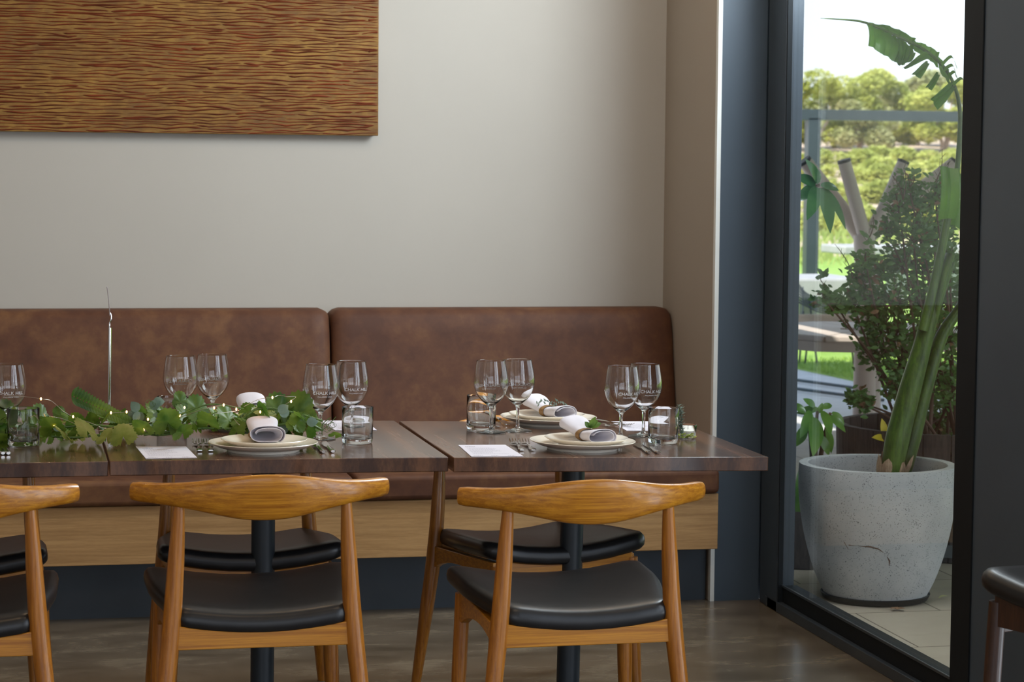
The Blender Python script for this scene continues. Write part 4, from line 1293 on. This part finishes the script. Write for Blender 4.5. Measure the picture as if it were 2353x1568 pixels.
# steel frame on the lawn
fy = 27.0
fA = atY(1862, 640, fy); fB = atY(2232, 640, fy); zt = atY(2000, 266, fy).z; s2 = .5 * 29 / 5300 * fy
fr = thing('steel_pergola_frame', 'dark grey steel frame with wide posts standing at the end of the lawn', 'pergola', (fA.x, fy, 0))
MB().box((-s2 - .01, -s2, 0), (s2, s2, zt - .04)).obj('post', M['frame'], fr, bevel=.004)
MB().box((fB.x - fA.x - s2, -s2, 0), (fB.x - fA.x + s2, s2, zt - .04)).obj('post', M['frame'], fr, bevel=.004)
MB().box((-1.2, -s2, zt - .065), (fB.x - fA.x + 1.2, s2, zt + .065)).obj('beam', M['frame'], fr, bevel=.004)


# ------------------------------------------------------------------ vegetation beyond
def crown_mesh(name, seed, n, leaf, blobs, mat):
    random.seed(seed); mb = MB()
    for k in range(n):
        cx_, cy_, cz_, r = random.choice(blobs)
        v = Vector((random.gauss(0, 1), random.gauss(0, 1), random.gauss(0, 1))).normalized() * r * random.uniform(.72, 1.04)
        v.z *= .72; q = Vector((cx_, cy_, cz_)) + v
        an = random.uniform(0, 6.28); s = leaf * random.uniform(.6, 1.3)
        d = Vector((math.cos(an), math.sin(an), random.uniform(-.5, .5))) * s; e = Vector((-math.sin(an), math.cos(an), random.uniform(-.8, .8))) * s * .6
        mb.add([q - d, q - e, q + d, q + e], [(0, 1, 2, 3)])
    return mb


def blobset(seed, n, w_, h_, z0):
    random.seed(seed)
    return [(random.uniform(-w_, w_), random.uniform(-w_, w_) * .7, z0 + random.uniform(0, h_), random.uniform(.35, .6) * w_) for _ in range(n)]


protos = []
for i in range(3):
    t = thing('gum_tree', 'x', 'tree', group='gum trees on the far hillside')
    bl = blobset(40 + i, 14, 1.7, 2.9, .9)
    crown_mesh('crown', i, 9000, .125, bl, None).obj('crown', M['tree_leaf' if i != 1 else 'tree_leaf2'], t, smooth=0)
    tm = MB(); random.seed(60 + i)
    for b_ in bl[:5]: tm.tube(spline([(0, 0, -.3), (b_[0] * .25, b_[1] * .2, 1.1), (b_[0] * .8, b_[1] * .8, b_[2])], 4), lerp_list([.13, .08, .03], 9), 7)
    tm.obj('trunk', M['bark'], t); protos.append(t)


def far(px, py, Y): return atY(px, py, Y)


tree_spots = [(1868, 120, 1.0, 0, 'round yellow-green gum tree just right of the left window frame'), (1915, 126, 1.05, 2, 'broad gum tree whose crown meets the sky left of centre'), (1975, 118, .80, 1, 'lower grey-green gum tree at the dip of the skyline'),
              (2048, 124, 1.08, 0, 'tall gum tree beneath the hanging torn leaf'), (2105, 132, 1.25, 1, 'tallest grey-green gum tree behind the torn leaf'), (2170, 122, 1.1, 2, 'gum tree near the right edge of the pane'), (2240, 126, 1.15, 0, 'gum tree at the far right, mostly behind the dark frame'),
              (1800, 125, 1.0, 1, 'gum tree hidden mostly by the left window frame'), (2010, 140, 1.15, 2, 'distant gum tree filling the gap behind the skyline dip')]
for i, (px, Y, s, k, lb) in enumerate(tree_spots):
    q = far(px, 400, Y)
    o = dup(protos[k], (q.x, Y, hill(q.x, Y) - .1), (0, 0, i * 1.3), lb); o.scale = (s, s, s)
    for c2 in o.children: pass
for p_ in protos:
    for c2 in list(p_.children): bpy.data.objects.remove(c2)
    bpy.data.objects.remove(p_)
bt = crown_mesh('bush', 9, 2600, .055, blobset(77, 8, .62, .38, .3), None)
bush = bt.obj('hillside_bush', M['tree_leaf'], smooth=0); first = True
bs = [(1940, 74, 1.5, 'wide bush at the foot of the dry bank left of the upright branches'), (2010, 72, 1.4, 'wide bush at the foot of the dry bank in the fork of the post'), (2120, 74, 1.6, 'wide bush at the foot of the dry bank behind the shrub'), (1880, 80, 1.3, 'bush halfway up the bank beside the dark post'), (2060, 92, 1.9, 'large round bush in the middle of the dry slope'), (1990, 90, 1.5, 'bush left of the large round one on the dry slope'), (2140, 94, 1.7, 'bush right of the large round one on the dry slope'), (1890, 96, 1.4, 'bush on the slope beside the dark post'),
      (2195, 90, 1.5, 'bush on the slope at the right end of the pane'), (1905, 60, 1.25, 'low bush on the slope just above the left cut branch'), (1975, 57, 1.2, 'bush between the two upright branches, left part'), (2030, 54, 1.2, 'bush between the two upright branches, right part'),
      (2090, 60, 1.35, 'bush behind the second upright branch'), (2150, 56, 1.25, 'bush behind the right sloping branch'), (1930, 50, 1.0, 'bush directly behind the left upright branch'), (2200, 56, 1.3, 'bush at the right end of the lower row'),
      (1860, 52, 1.1, 'bush behind the dark steel post, lower row'), (1950, 104, 1.7, 'upper bush under the gum trees, left'), (2110, 106, 1.8, 'upper bush under the gum trees, right'), (2030, 108, 1.6, 'upper bush under the gum trees, centre'), (1850, 104, 1.6, 'upper bush under the gum trees beside the left frame'), (2190, 106, 1.7, 'upper bush under the gum trees beside the right frame')]
for i, (px, Y, s, lb) in enumerate(bs):
    q = far(px, 420, Y)
    o = bush if i == 0 else bush.copy()
    if i: COL.objects.link(o)
    if i % 3 == 1: o.data = o.data
    o.location = (q.x, Y, hill(q.x, Y) - .15 * s); o.rotation_euler = (0, 0, i * 1.7); o.scale = (s, s, s * .95)
    tag(o, lb, 'bush', 'bushes on the far slope')
# vine row at the end of the lawn
random.seed(31); mb = MB()
for k in range(9000):
    x = random.uniform(-2, 24); y = random.uniform(34, 37.5); q = Vector((x, y, random.uniform(0, .78) * (.75 + .35 * noise.noise(Vector((x * .5, 3, 1))))))
    an = random.uniform(0, 6.28); s = random.uniform(.05, .10)
    d = Vector((math.cos(an) * .6, math.sin(an) * .4, 1)).normalized() * s * 1.2; e = Vector((math.sin(an), .3, .1)) * s * .35
    mb.add([q - d, q - e, q + d, q + e], [(0, 1, 2, 3)])
tag(mb.obj('hedge_row', M['hedge_leaf'], smooth=0), 'bright lime green row of low vines at the end of the lawn', 'hedge')
